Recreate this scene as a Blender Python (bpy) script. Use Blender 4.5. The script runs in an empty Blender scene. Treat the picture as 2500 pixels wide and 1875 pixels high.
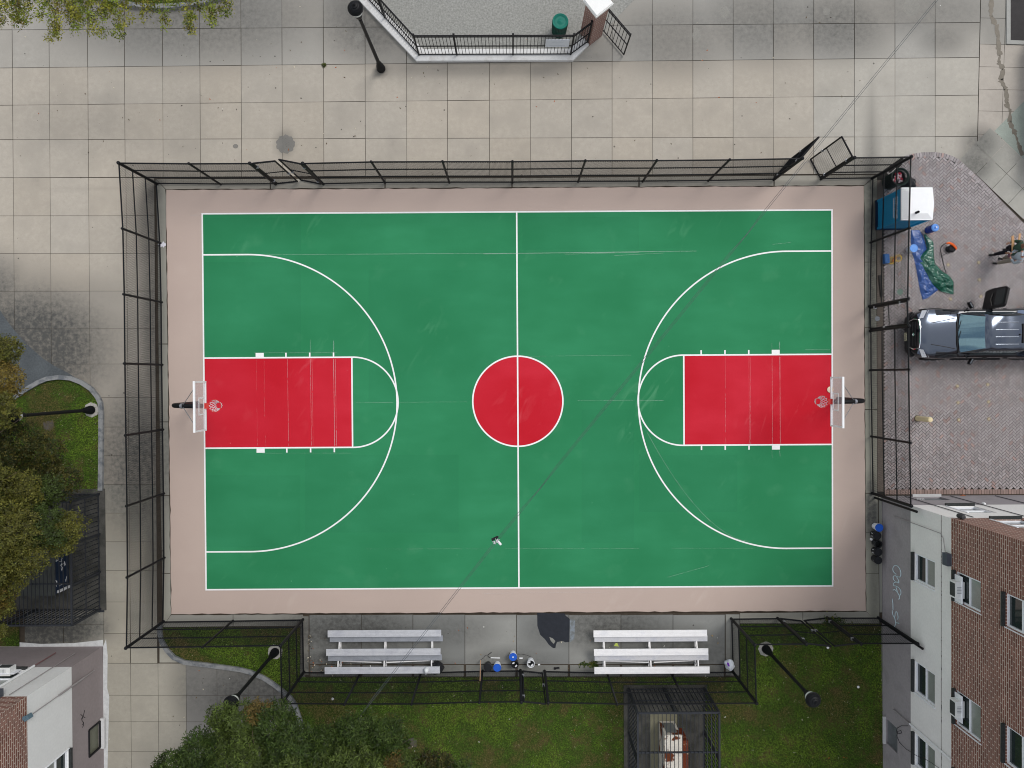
import bpy, math, random
import numpy as np
from math import sin, cos, pi, radians as rad, sqrt, atan2
from mathutils import Vector, Matrix, noise
random.seed(7); rng = np.random.default_rng(7)
S = bpy.context.scene
COL = S.collection
# ------------------------------------------------------------------ camera
F, CH = 1860.0, 31.0
RM = Matrix.Rotation(rad(-0.35), 3, 'Z') @ Matrix.Rotation(rad(-0.6), 3, 'X')
cam = bpy.data.cameras.new('camera'); cam.sensor_width = 36; cam.lens = F / 2500 * 36
cam.clip_start = 0.5; cam.clip_end = 600
co = bpy.data.objects.new('camera', cam); COL.objects.link(co); S.camera = co
co.matrix_world = Matrix.Translation((0, 0, CH)) @ RM.to_4x4()
def ray(px, py): return RM @ Vector(((px - 1250) / F, (937.5 - py) / F, -1))
def G(px, py, z=0.0):
    d = ray(px, py); return Vector((0, 0, CH)) + d * ((z - CH) / d.z)
def WX(px, py, x):
    d = ray(px, py); return Vector((0, 0, CH)) + d * (x / d.x)
def WY(px, py, y):
    d = ray(px, py); return Vector((0, 0, CH)) + d * (y / d.y)
# ------------------------------------------------------------------ world, sun, exposure
w = bpy.data.worlds.new('World'); S.world = w; w.use_nodes = True
nt = w.node_tree; nt.nodes.clear()
def wn(t, **k):
    n = nt.nodes.new(t)
    for a, b in k.items(): setattr(n, a, b)
    return n
SUN_EL, SUN_AZ = 56, 46
sky = wn('ShaderNodeTexSky', sky_type='NISHITA', sun_disc=False, sun_elevation=rad(SUN_EL), sun_rotation=rad(SUN_AZ), air_density=1.2, dust_density=2.0)
tc = wn('ShaderNodeTexCoord'); nz = wn('ShaderNodeTexNoise'); nz.inputs['Scale'].default_value = 7; nz.inputs['Detail'].default_value = 6
cr = wn('ShaderNodeValToRGB'); cr.color_ramp.elements[0].position = 0.40; cr.color_ramp.elements[1].position = 0.54
cr.color_ramp.elements[0].color = (.25, .25, .25, 1); cr.color_ramp.elements[1].color = (1, 1, 1, 1)
mx = wn('ShaderNodeMix', data_type='RGBA'); mx.inputs['B'].default_value = (7.6, 7.7, 7.9, 1)
bg = wn('ShaderNodeBackground'); bg.inputs['Strength'].default_value = 0.10; wo = wn('ShaderNodeOutputWorld')
L = nt.links.new
L(tc.outputs['Generated'], nz.inputs['Vector']); L(nz.outputs['Fac'], cr.inputs['Fac']); L(cr.outputs['Color'], mx.inputs['Factor'])
L(sky.outputs['Color'], mx.inputs['A']); L(mx.outputs['Result'], bg.inputs['Color']); L(bg.outputs['Background'], wo.inputs['Surface'])
sl = bpy.data.lights.new('sun', 'SUN'); sl.energy = 1.35; sl.angle = rad(22); sl.color = (1, .965, .92)
so = bpy.data.objects.new('sun', sl); COL.objects.link(so)
so.rotation_euler = (rad(90 - SUN_EL), 0, rad(180 - SUN_AZ) )
S.view_settings.view_transform = 'Standard'; S.view_settings.look = 'None'; S.view_settings.exposure = 0.27; S.view_settings.gamma = 1
S.render.engine = 'CYCLES'; S.cycles.filter_width = 1.05; S.cycles.max_bounces = 5; S.cycles.transparent_max_bounces = 12
# ------------------------------------------------------------------ materials
MATS = {}
def srgb(r, g, b): return tuple((c / 255 / 12.92 if c / 255 <= .04045 else ((c / 255 + .055) / 1.055) ** 2.4) for c in (r, g, b))
def mat(name, c, rough=.6, metal=0, var=.12, scale=6, bump=0, bscale=40, attr=None, spec=.2, c2=None, lo=.45, hi=.6, coat=0, alpha=1, trans=0, speck=0):
    """procedural surface: base colour (or vertex attribute) varied by two noises, optional second stain colour, grain bump"""
    if name in MATS: return MATS[name]
    m = bpy.data.materials.new(name); m.use_nodes = True; N = m.node_tree.nodes; K = m.node_tree.links.new
    p = N['Principled BSDF']; p.inputs['Roughness'].default_value = rough; p.inputs['Metallic'].default_value = metal
    p.inputs['Specular IOR Level'].default_value = spec; p.inputs['Coat Weight'].default_value = coat; p.inputs['Coat Roughness'].default_value = .04
    p.inputs['Alpha'].default_value = alpha; p.inputs['Transmission Weight'].default_value = trans
    t = N.new('ShaderNodeTexCoord'); n1 = N.new('ShaderNodeTexNoise'); n1.inputs['Scale'].default_value = scale; n1.inputs['Detail'].default_value = 5
    n2 = N.new('ShaderNodeTexNoise'); n2.inputs['Scale'].default_value = scale * 9; n2.inputs['Detail'].default_value = 3
    K(t.outputs['Object'], n1.inputs['Vector']); K(t.outputs['Object'], n2.inputs['Vector'])
    if attr:
        a = N.new('ShaderNodeAttribute'); a.attribute_name = attr; src = a.outputs['Color']
    else:
        a = N.new('ShaderNodeRGB'); a.outputs[0].default_value = (*c, 1); src = a.outputs[0]
    if c2 is not None:
        r = N.new('ShaderNodeMapRange'); r.inputs['From Min'].default_value = lo; r.inputs['From Max'].default_value = hi
        K(n1.outputs['Fac'], r.inputs['Value']); q = N.new('ShaderNodeMix'); q.data_type = 'RGBA'
        K(r.outputs['Result'], q.inputs['Factor']); K(src, q.inputs['A']); q.inputs['B'].default_value = (*c2, 1); src = q.outputs['Result']
    ad = N.new('ShaderNodeMath'); ad.operation = 'ADD'; K(n1.outputs['Fac'], ad.inputs[0]); K(n2.outputs['Fac'], ad.inputs[1])
    mr = N.new('ShaderNodeMapRange'); mr.inputs['From Min'].default_value = .6; mr.inputs['From Max'].default_value = 1.4
    mr.inputs['To Min'].default_value = 1 - var; mr.inputs['To Max'].default_value = 1 + var; K(ad.outputs[0], mr.inputs['Value'])
    v = N.new('ShaderNodeVectorMath'); v.operation = 'SCALE'; K(src, v.inputs[0]); K(mr.outputs['Result'], v.inputs['Scale'])
    out = v.outputs[0]
    if speck:
        vo = N.new('ShaderNodeTexVoronoi'); vo.inputs['Scale'].default_value = speck; K(t.outputs['Object'], vo.inputs['Vector'])
        wv = N.new('ShaderNodeSeparateColor'); K(vo.outputs['Color'], wv.inputs[0])
        th = N.new('ShaderNodeMath'); th.operation = 'MULTIPLY'; K(wv.outputs[0], th.inputs[0]); th.inputs[1].default_value = .075
        cm = N.new('ShaderNodeMath'); cm.operation = 'LESS_THAN'; K(vo.outputs['Distance'], cm.inputs[0]); K(th.outputs[0], cm.inputs[1])
        q2 = N.new('ShaderNodeMix'); q2.data_type = 'RGBA'; f2 = N.new('ShaderNodeMath'); f2.operation = 'MULTIPLY'; f2.inputs[1].default_value = .75
        K(cm.outputs[0], f2.inputs[0]); K(f2.outputs[0], q2.inputs['Factor']); K(out, q2.inputs['A']); q2.inputs['B'].default_value = (.06, .055, .05, 1); out = q2.outputs['Result']
    K(out, p.inputs['Base Color'])
    if bump:
        n3 = N.new('ShaderNodeTexNoise'); n3.inputs['Scale'].default_value = bscale; n3.inputs['Detail'].default_value = 4; K(t.outputs['Object'], n3.inputs['Vector'])
        b = N.new('ShaderNodeBump'); b.inputs['Strength'].default_value = bump; b.inputs['Distance'].default_value = .01
        K(n3.outputs['Fac'], b.inputs['Height']); K(b.outputs['Normal'], p.inputs['Normal'])
    MATS[name] = m; return m
def concrete_mat():
    """slab colour from attribute 'tint', weathering amount from attribute 'grime' broken up by noise"""
    m = bpy.data.materials.new('weathered_concrete'); m.use_nodes = True; N = m.node_tree.nodes; K = m.node_tree.links.new
    p = N['Principled BSDF']; p.inputs['Roughness'].default_value = .9; p.inputs['Specular IOR Level'].default_value = .1
    t = N.new('ShaderNodeTexCoord')
    def noi(s, d=5, r=.6):
        n = N.new('ShaderNodeTexNoise'); n.inputs['Scale'].default_value = s; n.inputs['Detail'].default_value = d; n.inputs['Roughness'].default_value = r
        K(t.outputs['Object'], n.inputs['Vector']); return n.outputs['Fac']
    def mr(s, a, b, c, d):
        n = N.new('ShaderNodeMapRange'); 
        for i, x in zip(('From Min', 'From Max', 'To Min', 'To Max'), (a, b, c, d)): n.inputs[i].default_value = x
        K(s, n.inputs['Value']); return n.outputs['Result']
    def mth(op, a, b):
        n = N.new('ShaderNodeMath'); n.operation = op; n.use_clamp = op != 'ADD'
        for i, x in enumerate((a, b)):
            if isinstance(x, (int, float)): n.inputs[i].default_value = x
            else: K(x, n.inputs[i])
        return n.outputs[0]
    at = N.new('ShaderNodeAttribute'); at.attribute_name = 'tint'; ag = N.new('ShaderNodeAttribute'); ag.attribute_name = 'grime_dark'
    big = noi(.9); med = noi(5.5, 8, .7); fine = noi(45, 3)
    g = mth('MULTIPLY', ag.outputs['Fac'], mr(med, .3, .7, .62, 1.3))
    extra = mth('MULTIPLY', mr(big, .45, .75, .02, .32), mr(med, .35, .65, .1, 1))
    g = mth('MAXIMUM', g, extra)
    q = N.new('ShaderNodeMix'); q.data_type = 'RGBA'; K(g, q.inputs['Factor']); K(at.outputs['Color'], q.inputs['A']); q.inputs['B'].default_value = (.090, .090, .085, 1)
    sc = mth('MULTIPLY', mr(med, .25, .75, .80, 1.0), 1.0)
    lum = mth('MULTIPLY', mr(fine, .3, .7, .90, 1.0), sc)
    v = N.new('ShaderNodeVectorMath'); v.operation = 'SCALE'; K(q.outputs['Result'], v.inputs[0]); K(lum, v.inputs['Scale'])
    out = v.outputs[0]
    for s, lim, colr in ((1.9, .075, (.05, .045, .04, 1)), (3.6, .06, (.09, .08, .07, 1)), (.8, .03, (.75, .75, .72, 1))):
        vo = N.new('ShaderNodeTexVoronoi'); vo.inputs['Scale'].default_value = s; K(t.outputs['Object'], vo.inputs['Vector'])
        se = N.new('ShaderNodeSeparateColor'); K(vo.outputs['Color'], se.inputs[0])
        c = mth('LESS_THAN', vo.outputs['Distance'], mth('MULTIPLY', mth('POWER', se.outputs[0], 2), lim))
        q2 = N.new('ShaderNodeMix'); q2.data_type = 'RGBA'; K(mth('MULTIPLY', c, .7), q2.inputs['Factor']); K(out, q2.inputs['A']); q2.inputs['B'].default_value = colr; out = q2.outputs['Result']
    K(out, p.inputs['Base Color'])
    b = N.new('ShaderNodeBump'); b.inputs['Strength'].default_value = .35; b.inputs['Distance'].default_value = .01; K(fine, b.inputs['Height']); K(b.outputs['Normal'], p.inputs['Normal'])
    return m
def court_mat(name, c, dark, pale=None, amt=.5):
    m = bpy.data.materials.new(name); m.use_nodes = True; N = m.node_tree.nodes; K = m.node_tree.links.new
    p = N['Principled BSDF']; p.inputs['Roughness'].default_value = .75; p.inputs['Specular IOR Level'].default_value = .08
    t = N.new('ShaderNodeTexCoord')
    def noi(s, d=5, sc=(1, 1, 1)):
        mp = N.new('ShaderNodeMapping'); mp.inputs['Scale'].default_value = sc; K(t.outputs['Object'], mp.inputs['Vector'])
        n = N.new('ShaderNodeTexNoise'); n.inputs['Scale'].default_value = s; n.inputs['Detail'].default_value = d; K(mp.outputs[0], n.inputs['Vector']); return n.outputs['Fac']
    def mr(s, a, b, c_, d):
        n = N.new('ShaderNodeMapRange')
        for i, x in zip(('From Min', 'From Max', 'To Min', 'To Max'), (a, b, c_, d)): n.inputs[i].default_value = x
        K(s, n.inputs['Value']); return n.outputs['Result']
    def mix(f, a, b):
        q = N.new('ShaderNodeMix'); q.data_type = 'RGBA'
        for nm, x in (('Factor', f), ('A', a), ('B', b)):
            if isinstance(x, tuple): q.inputs[nm].default_value = (*x, 1)
            elif isinstance(x, float): q.inputs[nm].default_value = x
            else: K(x, q.inputs[nm])
        return q.outputs['Result']
    c1 = mix(mr(noi(.25, 3), .35, .65, 0, amt), c, dark)
    c1 = mix(mr(noi(1.4, 6, (.35, 1, 1)), .35, .7, 0, amt * .6), c1, dark)
    c1 = mix(mr(noi(26, 3), .35, .7, 0, .16), c1, dark)
    if pale:
        mp = N.new('ShaderNodeMapping'); mp.inputs['Rotation'].default_value = (0, 0, 0); mp.inputs['Scale'].default_value = (1.6, .5, 1); K(t.outputs['Object'], mp.inputs['Vector'])
        ns = N.new('ShaderNodeTexNoise'); ns.inputs['Scale'].default_value = 1.5; ns.inputs['Detail'].default_value = 7; ns.inputs['Distortion'].default_value = .9; rt = N.new('ShaderNodeVectorRotate'); rt.rotation_type = 'Z_AXIS'; rt.inputs['Angle'].default_value = .55; K(t.outputs['Object'], rt.inputs['Vector']); K(rt.outputs[0], mp.inputs['Vector']); K(mp.outputs[0], ns.inputs['Vector'])
        zn = N.new('ShaderNodeMath'); zn.operation = 'MULTIPLY'; K(mr(ns.outputs['Fac'], .56, .78, 0, .5), zn.inputs[0]); K(mr(noi(.28, 2), .56, .70, 0, .8), zn.inputs[1])
        c1 = mix(zn.outputs[0], c1, pale)
        c1 = mix(mr(noi(.8, 8), .62, .8, 0, .16), c1, pale)
        vo = N.new('ShaderNodeTexVoronoi'); vo.inputs['Scale'].default_value = .9; K(t.outputs['Object'], vo.inputs['Vector'])
        lt = N.new('ShaderNodeMath'); lt.operation = 'LESS_THAN'; lt.inputs[1].default_value = .022; K(vo.outputs['Distance'], lt.inputs[0])
        ml = N.new('ShaderNodeMath'); ml.operation = 'MULTIPLY'; ml.inputs[1].default_value = .6; K(lt.outputs[0], ml.inputs[0])
        c1 = mix(ml.outputs[0], c1, pale)
    K(c1, p.inputs['Base Color'])
    b = N.new('ShaderNodeBump'); b.inputs['Strength'].default_value = .25; b.inputs['Distance'].default_value = .005; K(noi(90, 3), b.inputs['Height']); K(b.outputs['Normal'], p.inputs['Normal'])
    return m
def brick_mat(name, w_=.30, h_=.10, c1=(.15, .062, .048), c2=(.225, .098, .074), mo=(.50, .41, .35)):
    m = bpy.data.materials.new(name); m.use_nodes = True; N = m.node_tree.nodes; K = m.node_tree.links.new
    p = N['Principled BSDF']; p.inputs['Roughness'].default_value = .85; p.inputs['Specular IOR Level'].default_value = .2
    u = N.new('ShaderNodeUVMap'); u.uv_map = 'UVMap'; b = N.new('ShaderNodeTexBrick')
    b.inputs['Scale'].default_value = 1; b.inputs['Brick Width'].default_value = w_; b.inputs['Row Height'].default_value = h_
    b.inputs['Mortar Size'].default_value = .014; b.inputs['Mortar Smooth'].default_value = .1
    b.inputs['Color1'].default_value = (*c1, 1); b.inputs['Color2'].default_value = (*c2, 1); b.inputs['Mortar'].default_value = (*mo, 1)
    K(u.outputs['UV'], b.inputs['Vector'])
    n = N.new('ShaderNodeTexNoise'); n.inputs['Scale'].default_value = 2.0; n.inputs['Detail'].default_value = 8; K(u.outputs['UV'], n.inputs['Vector'])
    r = N.new('ShaderNodeMapRange'); r.inputs['To Min'].default_value = .7; r.inputs['To Max'].default_value = 1.3; K(n.outputs['Fac'], r.inputs['Value'])
    v = N.new('ShaderNodeVectorMath'); v.operation = 'SCALE'; K(b.outputs['Color'], v.inputs[0]); K(r.outputs['Result'], v.inputs['Scale']); K(v.outputs[0], p.inputs['Base Color'])
    bp = N.new('ShaderNodeBump'); bp.invert = True; bp.inputs['Strength'].default_value = .6; bp.inputs['Distance'].default_value = .01; K(b.outputs['Fac'], bp.inputs['Height']); K(bp.outputs['Normal'], p.inputs['Normal'])
    return m
def leaf_mat(name, rough=.5):
    m = bpy.data.materials.new(name); m.use_nodes = True; N = m.node_tree.nodes; K = m.node_tree.links.new
    p = N['Principled BSDF']; p.inputs['Roughness'].default_value = rough; p.inputs['Specular IOR Level'].default_value = .22
    a = N.new('ShaderNodeAttribute'); a.attribute_name = 'tint'; K(a.outputs['Color'], p.inputs['Base Color'])
    tr = N.new('ShaderNodeBsdfTranslucent'); K(a.outputs['Color'], tr.inputs['Color'])
    ms = N.new('ShaderNodeMixShader'); ms.inputs[0].default_value = .25; K(p.outputs[0], ms.inputs[1]); K(tr.outputs[0], ms.inputs[2])
    K(ms.outputs[0], N['Material Output'].inputs['Surface']); return m
CONC = concrete_mat(); LEAF = leaf_mat('leaf'); GRASS = leaf_mat('grass_blade', .7)
black = mat('black_metal', (.006, .0065, .008), .5, 0, .3, 8, spec=.18)
blackm = mat('black_matte', (.014, .014, .016), .7, 0, .3, 10)
wire = mat('black_vinyl_wire', (.005, .0055, .007), .7, 0, .2, 6, spec=.1)
galv = mat('galvanised', (.33, .34, .37), .4, .7, .2, 20)
white = mat('white_paint', (.78, .79, .80), .5, 0, .06, 5)
lineM = mat('white_line_paint', (.80, .81, .80), .6, 0, .05, 4, bump=.2, bscale=80)
alu = mat('aluminium', (.80, .79, .79), .42, .15, .08, 3, c2=(.66, .66, .68), lo=.5, hi=.75, bump=.1)
alud = mat('worn_aluminium', (.56, .57, .60), .45, .2, .12, 3, c2=(.43, .44, .48), lo=.45, hi=.7, bump=.1)
gl = mat('window_glass', (.02, .03, .03), .05, 0, .2, 2, spec=.9)
glg = mat('pale_upper_glass', (.24, .26, .24), .15, 0, .15, 3, spec=.8)  # paler glass for the upper panes
aluf = mat('foot_aluminium', (.62, .62, .64), .42, .35, .08, 3, c2=(.48, .49, .55), lo=.5, hi=.75)
alud2 = mat('worn_foot_aluminium', (.36, .38, .42), .5, .3, .14, 3, c2=(.27, .285, .32), lo=.45, hi=.7)
soil = mat('soil', (.05, .04, .02), .95, 0, .3, 3)
# ------------------------------------------------------------------ mesh builder
class MB:
    def __init__(s, org=(0, 0, 0)): s.v = []; s.f = []; s.c = []; s.o = Vector(org)
    def add(s, vs, fs, col=None):
        n = len(s.v); s.v += [tuple(x) for x in vs]; s.f += [tuple(i + n for i in f) for f in fs]; s.c += [col] * len(fs); return s
    def box(s, c, sz, rz=0, ry=0, rx=0, col=None):
        R = Matrix.Rotation(rz, 3, 'Z') @ Matrix.Rotation(ry, 3, 'Y') @ Matrix.Rotation(rx, 3, 'X'); c = Vector(c)
        vs = [c + R @ Vector((x * sz[0] / 2, y * sz[1] / 2, z * sz[2] / 2)) for x in (-1, 1) for y in (-1, 1) for z in (-1, 1)]
        return s.add(vs, [(0, 1, 3, 2), (4, 6, 7, 5), (0, 4, 5, 1), (2, 3, 7, 6), (0, 2, 6, 4), (1, 5, 7, 3)], col)
    def bar(s, a, b, wd, ht, col=None):
        a = Vector(a); b = Vector(b); d = b - a; L_ = d.length; d.normalize()
        up = Vector((0, 0, 1)) if abs(d.z) < .95 else Vector((0, 1, 0)); x = d.cross(up).normalized(); y = x.cross(d)
        vs = [p + x * (i * wd / 2) + y * (j * ht / 2) for p in (a, b) for i, j in ((-1, -1), (1, -1), (1, 1), (-1, 1))]
        return s.add(vs, [(3, 2, 1, 0), (4, 5, 6, 7), (0, 1, 5, 4), (1, 2, 6, 5), (2, 3, 7, 6), (3, 0, 4, 7)], col)
    def tube(s, pts, r, n=8, cap=True, closed=False, col=None):
        pts = [Vector(p) for p in pts]; m = len(pts); rr = r if isinstance(r, (list, tuple)) else [r] * m; b = len(s.v); ref = None
        for i, p in enumerate(pts):
            if closed: d = pts[(i + 1) % m] - pts[i - 1]
            else: d = pts[min(i + 1, m - 1)] - pts[max(i - 1, 0)]
            d.normalize()
            if ref is None: ref = Vector((0, 0, 1)) if abs(d.z) < .9 else Vector((1, 0, 0))
            x = d.cross(ref).normalized(); y = x.cross(d).normalized(); ref = y
            for k in range(n):
                a = 2 * pi * k / n; s.v.append(tuple(p + x * (cos(a) * rr[i]) + y * (sin(a) * rr[i])))
        for i in range(m if closed else m - 1):
            for k in range(n):
                q = b + i * n + k; q2 = b + i * n + (k + 1) % n; e = b + ((i + 1) % m) * n + k; e2 = b + ((i + 1) % m) * n + (k + 1) % n
                s.f.append((q, q2, e2, e)); s.c.append(col)
        if cap and not closed:
            s.f.append(tuple(b + k for k in range(n))[::-1]); s.f.append(tuple(b + (m - 1) * n + k for k in range(n))); s.c += [col, col]
        return s
    def lathe(s, prof, c=(0, 0, 0), n=20, col=None, axis=None, cap=True):
        c = Vector(c); b = len(s.v); M = Matrix.Identity(3)
        if axis is not None: M = Vector((0, 0, 1)).rotation_difference(Vector(axis)).to_matrix()
        for r, z in prof:
            for k in range(n):
                a = 2 * pi * k / n; s.v.append(tuple(c + M @ Vector((r * cos(a), r * sin(a), z))))
        for i in range(len(prof) - 1):
            for k in range(n):
                s.f.append((b + i * n + k, b + i * n + (k + 1) % n, b + (i + 1) * n + (k + 1) % n, b + (i + 1) * n + k)); s.c.append(col)
        for i, rv in ((0, True), (len(prof) - 1, False)):
            if cap and prof[i][0] > 1e-4:
                t = tuple(b + i * n + k for k in range(n)); s.f.append(t[::-1] if rv else t); s.c.append(col)
        return s
    def prism(s, poly, z0, z1, col=None):
        n = len(poly); ar = sum(poly[i][0] * poly[(i + 1) % n][1] - poly[(i + 1) % n][0] * poly[i][1] for i in range(n))
        if ar < 0: poly = poly[::-1]
        vs = [(p[0], p[1], z0) for p in poly] + [(p[0], p[1], z1) for p in poly]
        return s.add(vs, [tuple(range(n))[::-1], tuple(range(n, 2 * n))] + [(i, (i + 1) % n, n + (i + 1) % n, n + i) for i in range(n)], col)
    def sheet(s, poly, z, col=None):
        n = len(poly); ar = sum(poly[i][0] * poly[(i + 1) % n][1] - poly[(i + 1) % n][0] * poly[i][1] for i in range(n))
        if ar < 0: poly = poly[::-1]
        return s.add([(p[0], p[1], z) for p in poly], [tuple(range(n))], col)
    def build(s, name, m, parent=None, smooth=False, label=None):
        me = bpy.data.meshes.new(name); o = s.o
        me.from_pydata([(a - o.x, b - o.y, c - o.z) for a, b, c in s.v], [], s.f); me.materials.append(m)
        if any(c is not None for c in s.c):
            at = me.color_attributes.new('tint', 'FLOAT_COLOR', 'CORNER'); arr = []
            for f, c in zip(s.f, s.c): arr += list((*(c or (.5, .5, .5)), 1)) * len(f)
            at.data.foreach_set('color', arr)
        if smooth:
            me.shade_smooth()
            try: me.set_sharp_from_angle(angle=rad(38))
            except Exception: pass
        me.update(); ob = bpy.data.objects.new(name, me); COL.objects.link(ob)
        if parent: ob.parent = parent
        else: ob.location = o
        if label: ob['label'] = label
        return ob
def tag(o, label, cat, group=None, kind=None):
    if label: o['label'] = label
    if cat: o['category'] = cat
    if group: o['group'] = group
    if kind: o['kind'] = kind
    return o
def thing(name, loc, label, cat, group=None, rz=0):
    o = bpy.data.objects.new(name, None); o.empty_display_size = .2; COL.objects.link(o); o.location = loc; o.rotation_euler = (0, 0, rz)
    return tag(o, label, cat, group)
def struct(o): o['kind'] = 'structure'; return o
def kids(o): return [c for c in list(bpy.data.objects) if c.parent == o]
def dup(o, loc=None, rz=None, label=None, parent=None):
    c = o.copy(); COL.objects.link(c)
    if parent: c.parent = parent
    if loc is not None: c.location = loc
    if rz is not None: c.rotation_euler = (0, 0, rz)
    if label: c['label'] = label
    for k in kids(o): dup(k, parent=c)
    return c
def P2(px, py): g = G(px, py); return (g.x, g.y)
def poly(*pts): return [P2(*p) for p in pts]
def inpoly(x, y, pg):
    ins = np.zeros(x.shape, bool); n = len(pg)
    for i in range(n):
        x1, y1 = pg[i]; x2, y2 = pg[(i + 1) % n]
        if y1 == y2: continue
        c = ((y1 > y) != (y2 > y)) & (x < (x2 - x1) * (y - y1) / (y2 - y1) + x1); ins ^= c
    return ins
# ================================================================== SETTING
g = MB(); g.sheet([(-120, -120), (120, -120), (120, 120), (-120, 120)], -.03); struct(g.build('ground', mat('dusty_ground', (.062, .050, .038), .95, 0, .25, .8)))
# ---- concrete pavement, slab by slab
GR = [(470, 40, 300, 110, .62), (230, 20, 120, 90, .5), (900, 60, 130, 90, .6), (990, 110, 60, 60, .4), (1180, 165, 260, 22, .35), (1640, 90, 150, 90, .5), (1860, 60, 160, 90, .55), (2040, 60, 130, 80, .62), (2260, 30, 200, 60, .45), (2300, 90, 60, 40, .45),
      (60, 850, 210, 150, .95), (230, 880, 80, 90, .5), (190, 730, 120, 60, .35), (-20, 720, 90, 90, .7), (330, 1130, 110, 190, .75), (300, 940, 80, 80, .35), (372, 560, 32, 120, .55), (376, 800, 30, 240, .55), (376, 1250, 34, 260, .6), (372, 468, 26, 40, .7),  # the narrow bands beside the left fence simply darken the slabs
      (110, 1545, 130, 40, 1.1), (215, 1530, 60, 36, .75), (100, 1500, 160, 60, .8), (230, 1500, 30, 40, .5), (620, 1690, 150, 90, .8), (480, 1680, 60, 80, .55), (850, 1540, 190, 60, .85), (800, 1620, 120, 40, .8), (960, 1630, 200, 30, .7), (1100, 1540, 110, 50, .55), (1250, 1620, 150, 40, .55),
      (1330, 1540, 60, 50, .5), (1480, 1530, 160, 60, .75), (1640, 1600, 150, 60, .7), (1760, 1600, 40, 70, .55), (1600, 1640, 260, 22, .7), (1000, 1500, 900, 10, .3), (2128, 700, 18, 400, .7), (2128, 1240, 16, 90, .9), (2135, 1420, 14, 130, .5), (2128, 460, 18, 60, .7), (1300, 452, 900, 8, .45),
      (2390, 350, 40, 40, .6), (2380, 400, 40, 40, .65), (2440, 250, 30, 40, .1), (2430, 60, 40, 60, .3), (931, 172, 18, 16, .7), (695, 350, 20, 30, .55), (1440, 140, 60, 20, .4), (1500, 120, 60, 40, .3), (540, 1514, 200, 10, .35), (1950, 1500, 160, 10, .45)]
GX = [(G(a, b).x, G(a, b).y, c / 60, d / 60, e) for a, b, c, d, e in GR]
def grime_dark(x, y):
    v = 0
    for gx, gy, rx, ry, s in GX:
        q = ((x - gx) / rx) ** 2 + ((y - gy) / ry) ** 2
        if q < 4: v = max(v, s * math.exp(-q * q * .35 - q * .35))
    return min(v * 1.12, .97)
class Slabs:
    def __init__(s): s.v = []; s.f = []; s.t = []; s.g = []
    def quad(s, P, tint, gap=.011, z=0.0, n=7, extra=0):
        P = [Vector((p[0], p[1], 0)) for p in P]; c = sum(P, Vector()) / 4
        L_ = min((P[i] - P[i - 1]).length for i in range(4)); k = max(0, 1 - 2 * gap / max(L_, .05)); P = [c + (p - c) * k for p in P]
        b = len(s.v)
        for i in range(n + 1):
            for j in range(n + 1):
                a = P[0].lerp(P[1], i / n); d = P[3].lerp(P[2], i / n); q = a.lerp(d, j / n)
                s.v.append((q.x, q.y, z)); s.t += [*tint, 1]; s.g.append(min(1, grime_dark(q.x, q.y) + extra))
        o = (P[1] - P[0]).cross(P[3] - P[0]).z > 0
        for i in range(n):
            for j in range(n):
                q = (b + i * (n + 1) + j, b + (i + 1) * (n + 1) + j, b + (i + 1) * (n + 1) + j + 1, b + i * (n + 1) + j + 1); s.f.append(q if o else q[::-1])
    def build(s, name):
        me = bpy.data.meshes.new(name); me.from_pydata(s.v, [], s.f); me.materials.append(CONC)
        a = me.color_attributes.new('tint', 'FLOAT_COLOR', 'POINT'); a.data.foreach_set('color', s.t)
        a = me.attributes.new('grime_dark', 'FLOAT', 'POINT'); a.data.foreach_set('value', s.g)
        o = bpy.data.objects.new(name, me); COL.objects.link(o); return struct(o)
def tintf(px, py):
    base = (.465, .425, .365) if py > 150 else (.42, .405, .37)
    if px > 2000 and py > 130: base = (.47, .445, .395)
    if px < 420 and py > 1180: base = (.44, .415, .35)
    j = random.uniform(.96, 1.03); w_ = random.uniform(0, .010)
    return (base[0] * j + w_, base[1] * j, base[2] * j - w_)
SL = Slabs()
def grid(vx, hy, skip=lambda x, y: False, extra=0, tf=tintf, heavy=()):
    """vx: list of (x at y=0, x at y=1875); hy: list of (y at x=0, y at x=2500), in photo pixels"""
    X = lambda v, y: v[0] + (v[1] - v[0]) * y / 1875
    Y = lambda h, x: h[0] + (h[1] - h[0]) * x / 2500
    for i in range(len(vx) - 1):
        for j in range(len(hy) - 1):
            cs = []
            for a, b in ((i, j), (i + 1, j), (i + 1, j + 1), (i, j + 1)):
                y = hy[b][0]
                for _ in range(3): x = X(vx[a], y); y = Y(hy[b], x)
                cs.append((x, y))
            cx = sum(c[0] for c in cs) / 4; cy = sum(c[1] for c in cs) / 4
            if skip(cx, cy): continue
            SL.quad([P2(*c) for c in cs], tf(cx, cy), (.0105 if (i % 3 == 1 and len(vx) > 20) or (j in (2,) and len(vx) > 20) else random.uniform(.005, .0075)), extra=extra)
v0 = [-160, -65, 29, 119, 213, 303, 396, 487, 588, 688, 789, 891, 992, 1091.5, 1194.5, 1295, 1395, 1494.5, 1593, 1691.5, 1790, 1888, 1986.5, 2086, 2185, 2283, 2394]
def slope(x): return x + 15 * max(0, 1 - x / 1500) + (-42 if x > 2350 else 0)
grid([(x, slope(x)) for x in v0], [(-125, -130), (-30, -45), (73, 54), (166, 139), (257, 231), (341, 333), (434, 423)])
grid([(-160, -150), (-65, -52), (29, 44), (119, 133), (213, 227), (303, 322), (374, 386)], [(434, 431), (527, 524), (619, 616), (711, 708), (803, 800), (889, 886), (971, 968), (1043, 1040), (1113, 1110), (1183, 1180), (1253, 1250), (1323, 1320), (1393, 1390), (1470, 1467), (1547, 1545), (1619, 1620)], skip=lambda x, y: x < 285 and y > 1440)
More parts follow.
